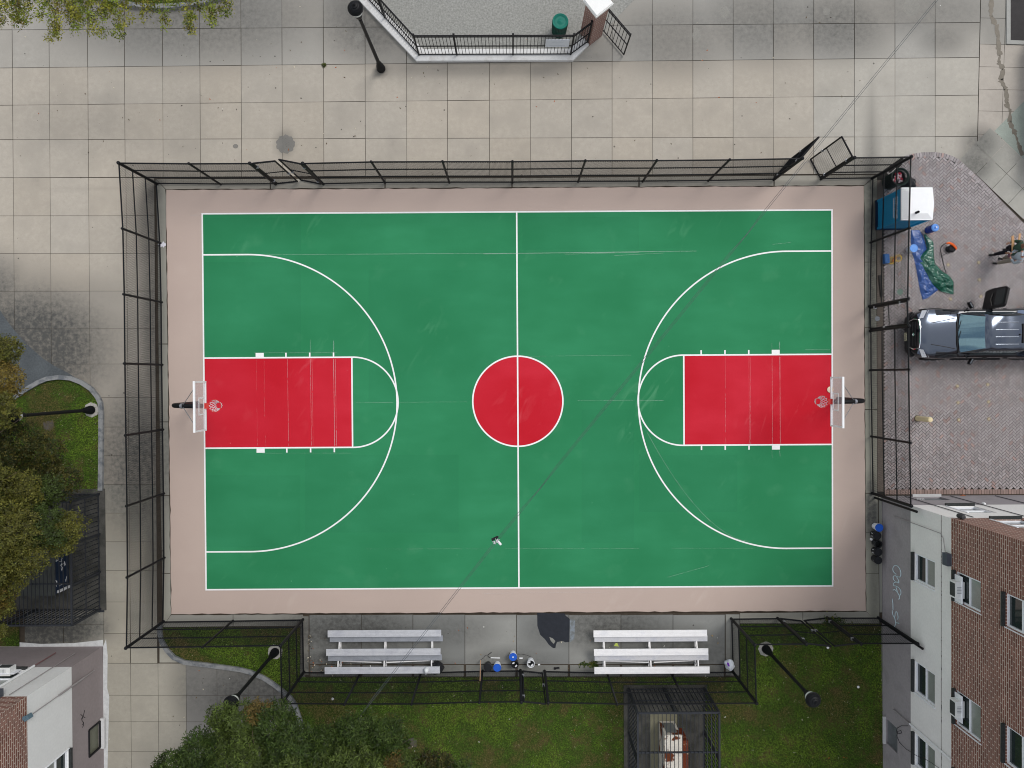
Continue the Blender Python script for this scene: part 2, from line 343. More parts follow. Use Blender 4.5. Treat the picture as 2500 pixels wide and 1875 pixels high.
grid([(252, 254), (303, 321)], [(1470, 1467), (1547, 1545), (1619, 1620)])
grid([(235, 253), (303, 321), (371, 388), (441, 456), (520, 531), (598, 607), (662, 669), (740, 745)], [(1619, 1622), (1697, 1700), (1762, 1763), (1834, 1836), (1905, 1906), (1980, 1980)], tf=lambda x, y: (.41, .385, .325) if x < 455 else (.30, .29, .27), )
grid([(60, 60), (155, 155), (252, 254)], [(1470, 1470), (1525, 1525), (1577, 1577)], tf=lambda x, y: (.42, .40, .34))
SL.quad(poly((389, 1548), (457, 1548), (457, 1618), (389, 1618)), (.43, .41, .35), .008)
SL.quad(poly((-160, 1577), (254, 1577), (254, 1618), (-160, 1618)), (.43, .41, .35), .008)
grid([(2394.6, 2352.6), (2456, 2395), (2520, 2470), (2600, 2560)], [(-60, -60), (-18, -18), (-10, 46), (55, 110), (112, 165), (167, 220), (220, 273), (270, 330), (330, 400)], tf=lambda x, y: (.50, .455, .40) if y > 100 else (.42, .40, .36))
# band round the court (slabs outside the painted apron)
for a, b in zip([755, 882, 1008, 1135, 1261, 1389, 1516, 1643], [882, 1008, 1135, 1261, 1389, 1516, 1643, 1770]):
    SL.quad(poly((a, 1501), (b, 1500), (b, 1622), (a, 1622)), random.choice([(.29, .295, .28), (.35, .35, .325), (.31, .315, .30)]), z=.001)
    SL.quad(poly((a, 1623), (b, 1623), (b, 1652), (a, 1652)), (.31, .31, .28), z=.001, n=4)
def strip(pts, tint, n=14, z=.003):
    for i in range(len(pts) - 1):
        (a, b), (c, d) = pts[i], pts[i + 1]; SL.quad([P2(*a), P2(*c), P2(*d), P2(*b)], tint, .002, z, n)
ct = (.37, .36, .31)
strip([((380, 437), (405, 463)), ((660, 437), (660, 462)), ((940, 436), (940, 461)), ((1250, 435), (1250, 459)), ((1560, 432), (1560, 457)), ((1890, 429), (1890, 455)), ((2141, 427), (2109, 453))], (.40, .375, .32))
strip([((380, 437), (405, 463)), ((385, 600), (407, 600)), ((387, 840), (410, 840)), ((390, 1030), (413, 1030)), ((392, 1210), (415, 1210)), ((396, 1400), (417, 1400)), ((397, 1531), (418, 1500))], ct)
strip([((397, 1531), (418, 1500)), ((569, 1529), (569, 1499)), ((740, 1528), (740, 1499))], (.36, .35, .31))
SL.quad(poly((733, 1500), (754, 1500), (754, 1652), (733, 1652)), (.33, .32, .28), z=.001)
SL.quad(poly((1771, 1497), (1806, 1497), (1806, 1652), (1771, 1652)), (.34, .34, .31), z=.001)
strip([((1806, 1522), (1806, 1497)), ((1960, 1522), (1960, 1495)), ((2150, 1522), (2114, 1492))], (.37, .36, .31))
strip([((2109, 453), (2141, 427)), ((2111, 640), (2139, 640)), ((2111, 800), (2140, 800)), ((2112, 1000), (2141, 1000)), ((2113, 1205), (2143, 1205)), ((2113, 1300), (2144, 1300)), ((2114, 1400), (2145, 1400)), ((2114, 1492), (2147, 1522))], (.37, .365, .30))
strip([((2145, 1205), (2153, 1205)), ((2147, 1500), (2154, 1500))], (.33, .33, .29))
strip([((2148, 1523), (2155, 1523)), ((2150, 1700), (2157, 1700)), ((2152, 1990), (2158, 1990))], (.22, .22, .19))
SL.build('pavement')
# ---- painted court
P = court_mat('court_apron_paint', (.47, .375, .325), (.41, .325, .285), (.52, .44, .39), .35)
Gm = court_mat('court_green_paint', (.035, .238, .106), (.021, .180, .072), (.13, .36, .20), .85)
Rm = court_mat('court_red_paint', (.56, .027, .047), (.46, .009, .019), (.66, .13, .15), .8)
CO = [Vector(G(493, 525)), Vector(G(2031.4, 514.4)), Vector(G(2035, 1435)), Vector(G(500.7, 1441))]
x0, x1, y0, y1 = -12.56, 13.055, -8.67, 6.69
q = MB(); q.sheet(poly((405, 463), (2108.5, 453), (2114, 1492), (418, 1500)), .006); struct(q.build('court_apron', P))
q = MB(); q.sheet([(x0, y0), (x1, y0), (x1, y1), (x0, y1)], .010); struct(q.build('court_surface', Gm))
q = MB()
for k_, (a_, b_, c_, d_) in enumerate(((500, 640, 735, 868), (500, 532, 735, 618), (900, 660, 1255, 980), (505, 1160, 733, 1335), (1275, 530, 1560, 610), (1560, 1110, 1800, 1250), (745, 1110, 1120, 1300), (1420, 1000, 1548, 1325))):
    q.sheet([P2(a_, b_), P2(c_, b_), P2(c_, d_), P2(a_, d_)], .0112 + k_ * .0002)
struct(q.build('repaint_patch', mat('repaint_green', (.045, .30, .15), .8, 0, .15, .8, spec=.05, alpha=.07)))
q = MB()
cyL = G(862, 982.5).y; cyR = G(1667, 976.8).y; cyC = G(1264.2, 979.4).y; cy = (cyL + cyR) / 2; cxC = G(1264.2, 979.4).x
fl, fr = G(862, 983).x, G(1667.6, 977).x; hk = 1.865; LW = .060
q.sheet([(x0, cy - hk), (fl, cy - hk), (fl, cy + hk), (x0, cy + hk)], .014)
q.sheet([(fr, cy - hk), (x1, cy - hk), (x1, cy + hk), (fr, cy + hk)], .014)
q.sheet([(cxC + 1.83 * cos(a * pi / 48), cy + 1.83 * sin(a * pi / 48)) for a in range(96)], .014)
struct(q.build('key_paint', Rm))
q = MB(); zl = .018
def ln(xa, ya, xb, yb):  # axis-aligned painted line as a rectangle
    q.sheet([(min(xa, xb), min(ya, yb)), (max(xa, xb), min(ya, yb)), (max(xa, xb), max(ya, yb)), (min(xa, xb), max(ya, yb))], zl)
ln(x0, y1 - LW, x1, y1); ln(x0, y0, x1, y0 + LW); ln(x0, y0 + LW, x0 + LW, y1 - LW); ln(x1 - LW, y0 + LW, x1, y1 - LW)
ln(cxC - LW / 2, y0 + LW, cxC + LW / 2, y1 - LW)
for sgn, xb, xf in ((1, x0 + LW, fl), (-1, x1 - LW, fr)):
    for s2 in (1, -1): ln(xb, cy + s2 * hk, xf, cy + s2 * (hk - LW))
    ln(xf, cy - hk + LW, xf - sgn * LW, cy + hk - LW)
def arc(cx, cy_, R, a0, a1, z, n=72):
    p = [(a0 + (a1 - a0) * i / n) for i in range(n + 1)]
    for a, b in zip(p[:-1], p[1:]):
        q.add([(cx + r * cos(t), cy_ + r * sin(t), z) for t, r in ((a, R - LW), (a, R), (b, R), (b, R - LW))], [(0, 1, 2, 3)])
arc(cxC, cy, 1.865, 0, 2 * pi, zl + .002, 96)
arc(fl, cy, hk, -pi / 2, pi / 2, zl + .001); arc(fr, cy, hk, pi / 2, 1.5 * pi, zl + .001)
R3 = 6.075; tl = G(971.3, 983).x - R3; tr = G(1556.6, 977).x + R3; c3 = cy - .02
arc(tl, c3, R3, -pi / 2, pi / 2, zl + .003, 110); arc(tr, c3, R3, pi / 2, 1.5 * pi, zl + .003, 110)
for s2 in (1, -1):
    ln(x0 + LW, c3 + s2 * R3, tl, c3 + s2 * (R3 - LW)); ln(tr, c3 + s2 * R3, x1 - LW, c3 + s2 * (R3 - LW))
for pxs, blk in (((699.5, 757.5, 815.5), (625.5, 645.5)), ((1712, 1770, 1828), (1884, 1903.5))):
    for s2 in (1, -1):
        for t in pxs: xx = G(t, 980).x; ln(xx - .03, cy + s2 * hk, xx + .03, cy + s2 * (hk + .165))
        ln(G(blk[0], 980).x, cy + s2 * hk, G(blk[1], 980).x, cy + s2 * (hk + .165))
struct(q.build('court_lines', lineM))
# chalk set-out lines and scuffs left on the fresh paint
q = MB(); rc = random.Random(3)
def chalk(a, b, wd, br=.35):
    a = Vector(G(*a)); b = Vector(G(*b)); L_ = (b - a).length; d = (b - a) / L_; n = Vector((-d.y, d.x, 0)); t = 0
    while t < L_:
        s_ = rc.uniform(.5, 1.6) if br else L_; e = min(L_, t + s_)
        w2 = wd * rc.uniform(.5, 1.2) / 2; p, r = a + d * t, a + d * e
        q.add([(v.x, v.y, .0225) for v in (p - n * w2, r - n * w2, r + n * w2, p + n * w2)], [(0, 1, 2, 3)]); t = e + (rc.uniform(0, br * .22))
for x, wd, br in ((702, .010, .9), (758, .014, .3), (762, .008, .8), (814.5, .024, .05), (819, .014, .3), (626, .004, 4), (645, .004, 4)): chalk((x, 877), (x + 3, 1088), wd, br)
for x, wd, br in ((1770, .008, 1.0), (1828, .010, .15), (1831, .008, .4), (1884.5, .012, .25), (1903.5, .024, .05)): chalk((x, 871), (x + 1, 1084), wd, br)
for a in (((815, 832), (815, 860), .03, .05), ((758, 830), (758, 860), .012, .2), ((620, 861.5), (822, 860.5), .012, .2), ((640, 1106), (860, 1106), .008, .6), ((1884, 838), (1884, 852), .012, .1), ((1902, 834), (1903, 852), .018, .05),
          ((1884, 1100), (1885, 1118), .014, .1), ((1903, 1100), (1904, 1114), .018, .05), ((650, 622), (1500, 617), .014, .25), ((1180, 620), (1700, 613), .022, .15), ((1380, 621), (1560, 616), .02, .08), ((1500, 624), (1620, 618), .012, .1),
          ((870, 982), (960, 982.5), .010, .35), ((975, 982), (1140, 981), .007, .7), ((1290, 870), (1540, 867), .006, .6), ((1410, 978), (1550, 977), .009, .2), ((1560, 978), (1620, 978), .01, .1), ((890, 1340), (1560, 1339), .006, 1.2), ((1640, 1338), (1840, 1338), .008, .4),
          ((1630, 1409), (1730, 1381), .010, .3), ((2036, 1436), (2060, 1435), .012, .1), ((465, 525.5), (494, 525), .015, .1), ((1965, 854), (2027, 854), .016, .05), ((1885, 597), (1930, 592), .012, .1), ((1180, 1448), (1500, 1445), .01, .3)): chalk(*a)
pr = None
for i in range(30):  # the abandoned three-point arc chalked just inside the painted one
    a = (1580 + i * 8.6, 1056 + 265 * (1 - (1 - i / 29.) ** 1.75)); 
    if pr: chalk(pr, a, .013, .12)
    pr = a
struct(q.build('chalk_marks', mat('chalk', (.72, .76, .74), .9, 0, .1, 3, alpha=.27)))
# dark crack line between apron and kerb, weeds in it
q = MB()
def jag(pts, wd, z, m=12):
    for (a, b) in zip(pts[:-1], pts[1:]):
        a = Vector(G(*a)); b = Vector(G(*b)); n = max(2, int((b - a).length * m / 3)); pv = None
        d = (b - a).normalized(); nn = Vector((-d.y, d.x, 0))
        for i in range(n + 1):
            p = a.lerp(b, i / n) + nn * rc.gauss(0, .006); w2 = wd * rc.uniform(.25, 1.2) / 2
            if pv: q.add([(v.x, v.y, z) for v in (pv[0], pv[1], p + nn * w2, p - nn * w2)], [(0, 3, 2, 1)])
            pv = (p - nn * w2, p + nn * w2)
jag([(405, 463), (1250, 458.5), (2109, 453)], .045, .013); jag([(405, 463), (412, 990), (418, 1500)], .04, .013); jag([(418, 1500), (1250, 1496), (2114, 1492)], .06, .013); jag([(2109, 453), (2111, 980), (2114, 1492)], .03, .013)
struct(q.build('joint_gap', mat('joint_dirt', (.035, .026, .018), .95, 0, .3, 9)))
q = MB(); jag([(2421, -5), (2419, 40), (2431, 60), (2437, 90), (2434, 115), (2442, 135), (2437, 152), (2450, 168), (2442, 195), (2456, 217), (2458, 240), (2456, 252), (2467, 271), (2464, 298), (2478, 325), (2486, 352), (2496, 380)], .20, .0065, 30)
jag([(2434, 60), (2438, 100), (2442, 130)], .16, .0068, 30)
struct(q.build('wet_streak', mat('damp_concrete', (.17, .15, .12), .5, 0, .2, 6)))
# tar patch by the benches
q = MB(); tp = [(1311.5, 1496), (1377, 1495), (1381, 1503), (1391, 1511), (1390, 1567), (1380, 1568), (1374, 1565), (1360, 1567), (1357, 1575), (1356, 1582), (1350, 1582), (1340, 1574), (1333, 1564), (1330, 1560), (1319, 1550), (1312, 1528)]
q.sheet(poly(*tp), .005); struct(q.build('tar_patch', mat('tar', (.020, .023, .030), .7, 0, .25, 5, bump=.3)))
q = MB(); q.sheet(poly((1341, 1555), (1349, 1558), (1356, 1565), (1352, 1572), (1345, 1565)), .009); struct(q.build('bare_patch', mat('bare_concrete', (.22, .22, .20), .9, 0, .3, 5)))
q = MB()
for pp in (((1391, 1511), (1404, 1514), (1402, 1560), (1391, 1568)), ((622, 1), (1, 1), (1, 1))): 
    if pp[0][0] > 1000: q.sheet(poly(*pp), .0052)
struct(q.build('grey_smear', mat('faded_paint', (.22, .25, .28), .9, 0, .3, 6, c2=(.13, .14, .14), lo=.4, hi=.6)))
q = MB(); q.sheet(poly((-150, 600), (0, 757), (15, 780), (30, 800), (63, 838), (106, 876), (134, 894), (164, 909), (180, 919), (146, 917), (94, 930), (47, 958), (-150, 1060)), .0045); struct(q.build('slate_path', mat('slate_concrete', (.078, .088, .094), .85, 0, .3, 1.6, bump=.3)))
q = MB(); c_ = G(697, 352); q.sheet([(c_.x + r_ * cos(a_ * pi / 14), c_.y + r_ * .98 * sin(a_ * pi / 14)) for a_ in range(28) for r_ in (.38 + .03 * sin(a_ * 2.1),)], .0035)
c_ = G(575, 357); q.sheet([(c_.x + .11 * cos(a_ * pi / 8), c_.y + .09 * sin(a_ * pi / 8)) for a_ in range(16)], .0035); struct(q.build('round_stain', mat('round_stain', (.22, .215, .20), .85, 0, .15, 3, alpha=.62)))
q = MB()
for cx_, cy_, rx_, ry_ in ((2224, 14, .34, .42), (1330 + 440, 30, .2, .25), (1700, 86, .16, .3), (875, 92, .17, .18), (2018, 28, .15, .15)):
    c_ = G(cx_, cy_); q.sheet([(c_.x + rx_ * (1 + .12 * sin(a_ * 1.7)) * cos(a_ * pi / 12), c_.y + ry_ * sin(a_ * pi / 12)) for a_ in range(24)], .0035)
struct(q.build('pale_stain', mat('pale_stain', (.42, .41, .37), .85, 0, .1, 4, alpha=.3)))
# asphalt street corner with kerb
q = MB(); q.sheet(poly((2465.5, -200), (2900, -200), (2900, 118), (2465.5, 99)), .004); struct(q.build('road', mat('asphalt', (.045, .042, .042), .9, 0, .2, 4, bump=.5, bscale=90)))
q = MB(); q.prism(poly((2456, -200), (2465.5, -200), (2465.5, 99), (2900, 118), (2900, 127), (2456, 108)), -.01, .05); struct(q.build('street_kerb', mat('kerb_stone', (.33, .33, .31), .85, 0, .12, 4, bump=.3)))
# diagonal slabs and greenish slab at the right
q = MB(); q.sheet(poly((2427.5, 320), (2560, 187), (2900, 300), (2900, 500), (2560, 452), (2500, 390)), .0055); struct(q.build('green_slab', mat('greenish_concrete', (.30, .335, .295), .85, 0, .14, 2.5, bump=.3)))
SL = Slabs(); O = Vector(P2(2416.7, 312)).to_3d(); A = Vector(P2(2343.5, 389)).to_3d(); u = (A - O).normalized(); v = (Vector(P2(2500, 391)).to_3d() - O).normalized()
W_ = (A - O).length; st = (Vector(P2(2452, 352)).to_3d() - O).length
for i in range(9):
    for (a, b) in ((0, .5), (.5, 1)):
        SL.quad([O + u * (W_ * a) + v * (st * i), O + u * (W_ * b) + v * (st * i), O + u * (W_ * b) + v * (st * (i + 1)), O + u * (W_ * a) + v * (st * (i + 1))], random.choice([(.44, .425, .38), (.40, .39, .35), (.42, .41, .37)]), .007, .009)
SL.build('pavement')
# ---- brick paving
PV = poly((2141, 427), (2203, 383), (2225, 376), (2250, 372), (2281, 371), (2305, 374.5), (2325, 381), (2342, 390), (2396, 440), (2450, 496), (2520, 566), (2620, 670), (2900, 900), (2900, 1206), (2141, 1207))
q = MB(); q.sheet(PV, .0045); struct(q.build('paving_bed', mat('joint_sand', (.022, .02, .018), .95, 0, .2, 8)))
q = MB(); rb = random.Random(5); bw = .100; r45 = Matrix.Rotation(rad(45), 3, 'Z')
def brickcol(x, y):
    n = noise.noise(Vector((x * .35, y * .35, 3))); t = rb.random()
    if t < .015 + max(0, n) * .22: c = (.34, .245, .225)
    elif t < .2: c = (.335, .29, .285)
    else: c = (.335, .305, .305)
    k = rb.uniform(.78, 1.14); return tuple(a * k for a in c)
cen = []; 
for k in range(-260, 260):
    for m_ in range(-80, 80):
        bx, by = k - 2 * m_, k + 2 * m_
        for (rx, ry, lx, ly) in ((bx, by, 2, 1), (bx, by + 1, 1, 2)): cen.append(((rx + lx / 2) * bw, (ry + ly / 2) * bw, lx * bw, ly * bw))
ca = np.array(cen); cc = cos(pi / 4); wx = cc * ca[:, 0] - cc * ca[:, 1] + 18; wy = cc * ca[:, 0] + cc * ca[:, 1] + 1
inner = poly((2158, 432), (2212, 391), (2232, 384), (2256, 381), (2281, 380), (2303, 383.5), (2322, 389), (2337, 398), (2390, 448), (2443, 503), (2513, 573), (2620, 682), (2900, 910), (2900, 1194), (2158, 1194))
ok = inpoly(wx, wy, inner) & (wx < 23)
for i in np.nonzero(ok)[0]:
    sx, sy = ca[i, 2] / 2 - .0078, ca[i, 3] / 2 - .0078; x, y = wx[i], wy[i]
    q.add([(x + cc * a - cc * b, y + cc * a + cc * b, .0085) for a, b in ((-sx, -sy), (sx, -sy), (sx, sy), (-sx, sy))], [(0, 1, 2, 3)], brickcol(x, y))
def soldier(pts, dep, wd=.105, z=.0095, red=False):
    pts = [Vector(P2(*p)).to_3d() for p in pts]
    for a, b in zip(pts[:-1], pts[1:]):
        L_ = (b - a).length; n = max(1, round(L_ / wd)); d = (b - a) / L_; nn = Vector((d.y, -d.x, 0))
        for i in range(n):
            p = a + d * (L_ * (i + .06) / n); r = a + d * (L_ * (i + .94) / n); c = brickcol(p.x, p.y)
            if red: c = (c[0] * .85, c[1] * .68, c[2] * .6)
            q.add([(v.x, v.y, z) for v in (p, r, r + nn * dep, p + nn * dep)], [(3, 2, 1, 0)], c)
soldier([(2203, 383), (2225, 376), (2250, 372), (2281, 371), (2305, 374.5), (2325, 381), (2342, 390), (2396, 440), (2450, 496), (2520, 566), (2620, 670)], .18)
soldier([(2700, 1206), (2158, 1207)], .2, .11, .0095, True)
soldier([(2142, 1205), (2141, 432)], .0001)
q.sheet([P2(2141, 440), P2(2156, 440), P2(2157, 1200), P2(2142, 1200)], .0092, (.12, .10, .085))
bo = struct(q.build('brick_paving', mat('paver', (.3, .2, .2), .85, 0, .16, 5, attr='tint', bump=.4, bscale=50)))
# ---- playground pad, lawns, planters
q = MB(); q.sheet(poly((700, -300), (884, 0), (1018, 150), (1398, 150), (1440, 110), (1507, 43), (1543, 5), (1800, -250)), .012); struct(q.build('playground_pad', mat('exposed_aggregate', (.27, .27, .25), .9, 0, .45, 14, bump=.8, bscale=60)))
lawnm = mat('lawn_soil', (.034, .055, .008), .95, 0, .35, 1.5, c2=(.060, .048, .018), lo=.5, hi=.66)
LB = poly((398, 1532), (733, 1532), (733, 1653), (1806, 1653), (1806, 1523), (2150, 1523), (2158, 2100), (733, 2100), (715, 1721), (686, 1688), (642, 1657), (587, 1637), (451, 1619), (405, 1587), (388, 1547))
LL = poly((-150, 960), (47, 958), (94, 930), (146, 917), (204, 930), (245, 967), (254, 1010), (253, 1200), (60, 1205), (-150, 1205))
LT = poly((150, -150), (245, -10), (300, 8), (393, 18), (490, 8), (545, -10), (650, -150))
LS = poly((-150, 1520), (48, 1520), (48, 1577), (-150, 1577))
q = MB()
for i, pg in enumerate((LB, LL, LT, LS)): q.sheet(pg, .02 + i * .0003)
struct(q.build('lawn', lawnm))
q = MB(); q.sheet(poly((1000, 1803), (1010, 1800), (1018, 1810), (1017, 1822), (1000, 1827), (985, 1822), (985, 1810)), .03); q.sheet(poly((106, 1030), (130, 1026), (134, 1040), (124, 1052), (108, 1047)), .03)
struct(q.build('bare_earth', mat('bare_earth', (.095, .085, .075), .95, 0, .2, 6)))
kerbm = mat('planter_kerb_concrete', (.235, .24, .24), .85, 0, .16, 4, c2=(.12, .13, .14), lo=.45, hi=.62, bump=.35)
def kerb(outer, inner_, name, label, h=.13):
    o = [Vector(P2(*p)) for p in outer]; i_ = [Vector(P2(*p)) for p in inner_]; b = MB((o[0].x, o[0].y, 0)); n = len(o)
    for k in range(n - 1):
        b.prism([tuple(o[k]), tuple(o[k + 1]), tuple(i_[k + 1]), tuple(i_[k])], 0, h)
    ob = b.build(name, kerbm); return tag(ob, label, 'kerb')
def offs(pts, d):
    r = []
    for k, p in enumerate(pts):
        a = Vector(pts[max(0, k - 1)]); b = Vector(pts[min(len(pts) - 1, k + 1)]); t = (b - a).normalized(); r.append((p[0] - t.y * d, p[1] + t.x * d))
    return r
ko = [(-60, 1010), (20, 976), (46.8, 958), (68.6, 943.5), (93.6, 929), (116.4, 919.6), (145.6, 915.8), (176.8, 918.5), (203.8, 929), (228.7, 945.6), (245.4, 966.4), (252.7, 983), (254.7, 1008), (254, 1145), (253, 1197)]
kerb(ko, offs(ko, 10.5), 'planter_kerb', 'curved concrete kerb round the lawn with a lamp post, left edge')
ko = [(387, 1521), (388, 1547), (391.7, 1564), (405, 1588), (424, 1607.6), (451, 1620), (524, 1629), (587, 1637.7), (611, 1643.8), (642.4, 1657), (666.5, 1672.7), (686, 1688), (707.5, 1706), (717, 1721), (730, 1760), (738, 1850)]
kerb(ko, offs(ko, -10), 'planter_kerb', 'winding concrete kerb running from the fence corner under the leafy tree')
ko = [(393 + 300 * sin(t), 25 - 483 * (1 - cos(t)) * 1.6) for t in [x / 10. for x in range(-10, 11)]]
ko = [(393 + 483 * sin(t), -458 + 483 * cos(t)) for t in [-.75 + x * .1 for x in range(16)]]
kerb(ko, offs(ko, -10), 'planter_kerb', 'dark stone ring kerb of the planter at the top edge, under hanging leaves', .2)
q = MB(); q.sheet(poly((252, 1578), (259, 1560), (263, 1600), (262, 1680), (267, 1700), (265, 1780), (262, 1900), (256, 1990), (252, 1990)), .006)
q.sheet(poly((48, 1568), (100, 1572), (180, 1570), (252, 1562), (252, 1578), (48, 1579)), .0065); struct(q.build('mortar_smear', mat('pale_mortar', (.55, .56, .56), .9, 0, .2, 6)))
# ---- grass blades
def blades(polys, dens, name, seed):
    r = np.random.default_rng(seed); V = []; C = []
    for pg, dn in polys:
        a = np.array(pg); lo = a.min(0); hi = a.max(0); n = int((hi - lo).prod() * dn); x = r.uniform(lo[0], hi[0], n); y = r.uniform(lo[1], hi[1], n)
        k = inpoly(x, y, pg); V.append(np.stack([x[k], y[k]], 1))
    p = np.concatenate(V); n = len(p)
    nz1 = np.array([noise.noise(Vector((a * .55, b * .55, 0))) for a, b in p]); nz2 = np.array([noise.noise(Vector((a * 2.2, b * 2.2, 5))) for a, b in p])
    ang = r.uniform(0, 2 * pi, n); ln_ = r.uniform(.035, .085, n); h = r.uniform(.02, .06, n); wd = r.uniform(.005, .011, n)
    dx, dy = np.cos(ang), np.sin(ang); z0 = np.full(n, .022)
    A_ = np.stack([p[:, 0] - dy * wd, p[:, 1] + dx * wd, z0], 1); B_ = np.stack([p[:, 0] + dy * wd, p[:, 1] - dx * wd, z0], 1); T = np.stack([p[:, 0] + dx * ln_, p[:, 1] + dy * ln_, z0 + h], 1)
    vs = np.stack([A_, B_, T], 1).reshape(-1, 3); me = bpy.data.meshes.new(name); me.vertices.add(3 * n); me.vertices.foreach_set('co', vs.ravel())
    me.loops.add(3 * n); me.loops.foreach_set('vertex_index', np.arange(3 * n, dtype=np.int32)); me.polygons.add(n); me.polygons.foreach_set('loop_start', np.arange(0, 3 * n, 3, dtype=np.int32))
    me.update(calc_edges=True)
    t = np.clip(.58 + nz1 * 1.5 + nz2 * .7 + r.normal(0, .18, n), 0, 1)[:, None]; green = np.array([.068, .155, .014]); lime = np.array([.155, .25, .024]); brown = np.array([.165, .135, .045])
    c = np.where(t > .42, green + (lime - green) * (t - .42) / .58, brown + (green - brown) * (t / .42)); c *= r.uniform(.65, 1.35, (n, 1))
    sp = r.random(n) < .006; c[sp] = [.55, .52, .35]
    c4 = np.concatenate([c, np.ones((n, 1))], 1); at = me.color_attributes.new('tint', 'FLOAT_COLOR', 'CORNER'); at.data.foreach_set('color', np.repeat(c4, 3, 0).ravel())
    me.materials.append(GRASS); o = bpy.data.objects.new(name, me); COL.objects.link(o); return o
LBv = poly((398, 1532), (733, 1532), (733, 1653), (1806, 1653), (1806, 1523), (2150, 1523), (2156, 1930), (760, 1930), (727, 1730), (698, 1688), (650, 1650), (590, 1628), (455, 1609), (412, 1585), (398, 1547))
LLv = poly((-20, 985), (52, 966), (96, 940), (146, 927), (200, 940), (236, 972), (243, 1010), (243, 1200), (60, 1205), (-20, 1205))
go = blades([(LBv, 900), (LLv, 1100), (LT, 500), (LS, 600)], 1, 'grass', 3); tag(go, 'patchy green and brown lawn grass', 'grass', kind='stuff')
# ================================================================== FENCES
FH = 3.05
def wires(b, a, c, z0, z1, step=.088, wd=.0060):
    a = Vector((a[0], a[1], 0)); c = Vector((c[0], c[1], 0)); L_ = (c - a).length
    if L_ < .05: return
    d = (c - a) / L_; nn = Vector((-d.y, d.x, 0)) * (wd / 2); H_ = z1 - z0; hw = wd / 2
    for sg in (1, -1):
        s_ = -H_ if sg > 0 else 0; e = L_ if sg > 0 else L_ + H_; t = s_ + random.random() * step
        while t < e:
            # line: u = t + sg*h , h in 0..H
            h0, h1 = 0, H_
            u0, u1 = t, t + sg * H_
            if sg > 0:
                if u0 < 0: h0 = -u0; u0 = 0
                if u1 > L_: h1 = L_ - t; u1 = L_
            else:
                if u0 > L_: h0 = u0 - L_; u0 = L_
                if u1 < 0: h1 = t; u1 = 0
            if h1 > h0 + .02:
                p = a + d * u0 + Vector((0, 0, z0 + h0)); r = a + d * u1 + Vector((0, 0, z0 + h1)); k = (d * sg * -1 + Vector((0, 0, 1))) * (hw * .71)
                b.add([p - nn - k, p + nn, p - nn + k, r - nn - k, r + nn, r - nn + k], [(0, 1, 4, 3), (1, 2, 5, 4), (2, 0, 3, 5)])
            t += step
def fence(name, label, bays, ends=(), lone=()):
    """bays: list of point lists (consecutive posts, photo pixels of the post feet); rails run along each list"""
    pts0 = P2(*bays[0][0]); org = (pts0[0], pts0[1], 0); t = thing(name, org, label, 'fence', 'black chain-link fences round the basketball court')
    done = []
    for ch in bays:
        W = [P2(*p) for p in ch]
        for p, s_ in zip(W, ch):
            if s_ in done or s_ in ends: continue
            done.append(s_); thick = s_ in lone
            b = MB(org); b.lathe([(.056 if thick else .043, 0), (.056 if thick else .043, FH), (.07 if thick else .054, FH + .01), (.055 if thick else .042, FH + .05), (.0, FH + .07)], (p[0], p[1], 0), 10); b.build('post', black, t, True)
        for zz, nm, r in ((FH - .03, 'top_rail', .029), (2.02, 'middle_rail', .025), (1.02, 'middle_rail', .025), (.09, 'bottom_rail', .029)):
            b = MB(org); b.tube([(p[0], p[1], zz) for p in W], r, 6); b.build(nm, black, t, True)
        for a, c in zip(W[:-1], W[1:]): wm = MB(org); wires(wm, a, c, .03, FH - .02); wm.build('wire_mesh', wire, t)
    return t
def leaf(name, label, a, c, grp, zt=2.98, zm=1.6, nmid=1, hinge=True, z0=.06):
    org = (a[0], a[1], 0); t = thing(name, org, label, 'gate', grp); a = Vector((a[0], a[1], 0)); c = Vector((c[0], c[1], 0)); Z = Vector((0, 0, 1))
    b = MB(org); rr = .033
    for p in (a, c): b.tube([p + Z * z0, p + Z * zt], rr, 7)
    for z in (z0, zt): b.tube([a + Z * z, c + Z * z], rr, 7)
    b.build('gate_frame', black, t, True)
    b = MB(org); b.tube([a + Z * zm, c + Z * zm], .02, 6); b.build('middle_rail', black, t)
    b = MB(org); wires(b, a, c, z0, zt); b.build('wire_mesh', wire, t)
    if hinge:
        for z in (.5, 2.5):
            b = MB(org); b.box(a + Z * z, (.10, .10, .07)); b.build('hinge', galv, t)
    b = MB(org); b.box(c + Z * 1.25, (.09, .07, .14)); b.build('latch', galv, t)
    return t
fence('chain_link_fence', 'long black chain-link fence along the left side of the court', [[(384, 449), (392.5, 593.6), (395.6, 738), (397, 890.5), (399, 1048.5), (401.3, 1204.3), (402.4, 1361.3), (400, 1517)]], lone=((384, 449), (400, 1517)))
fence('chain_link_fence', 'black chain-link fence along the top of the court, with two gate openings', [[(384, 449), (539, 450.6), (673, 450)], [(789.4, 450), (940, 446.5), (1097, 446), (1251, 446), (1411.5, 444), (1568.7, 443.5), (1729, 442), (1889, 439)], [(2003.7, 437.5), (2128.5, 435.7)]], ends=((384, 449), (2128.5, 435.7)), lone=((673, 450), (789.4, 450), (1889, 439), (2003.7, 437.5)))
fence('chain_link_fence', 'black chain-link fence on the right side, between court and brick paving', [[(2128.5, 435.7), (2124.6, 592.5), (2121.8, 748)], [(2123.7, 807.8), (2124, 903.7), (2126.5, 1065), (2129, 1204)]], lone=((2128.5, 435.7), (2121.8, 748), (2123.7, 807.8), (2129, 1204)))
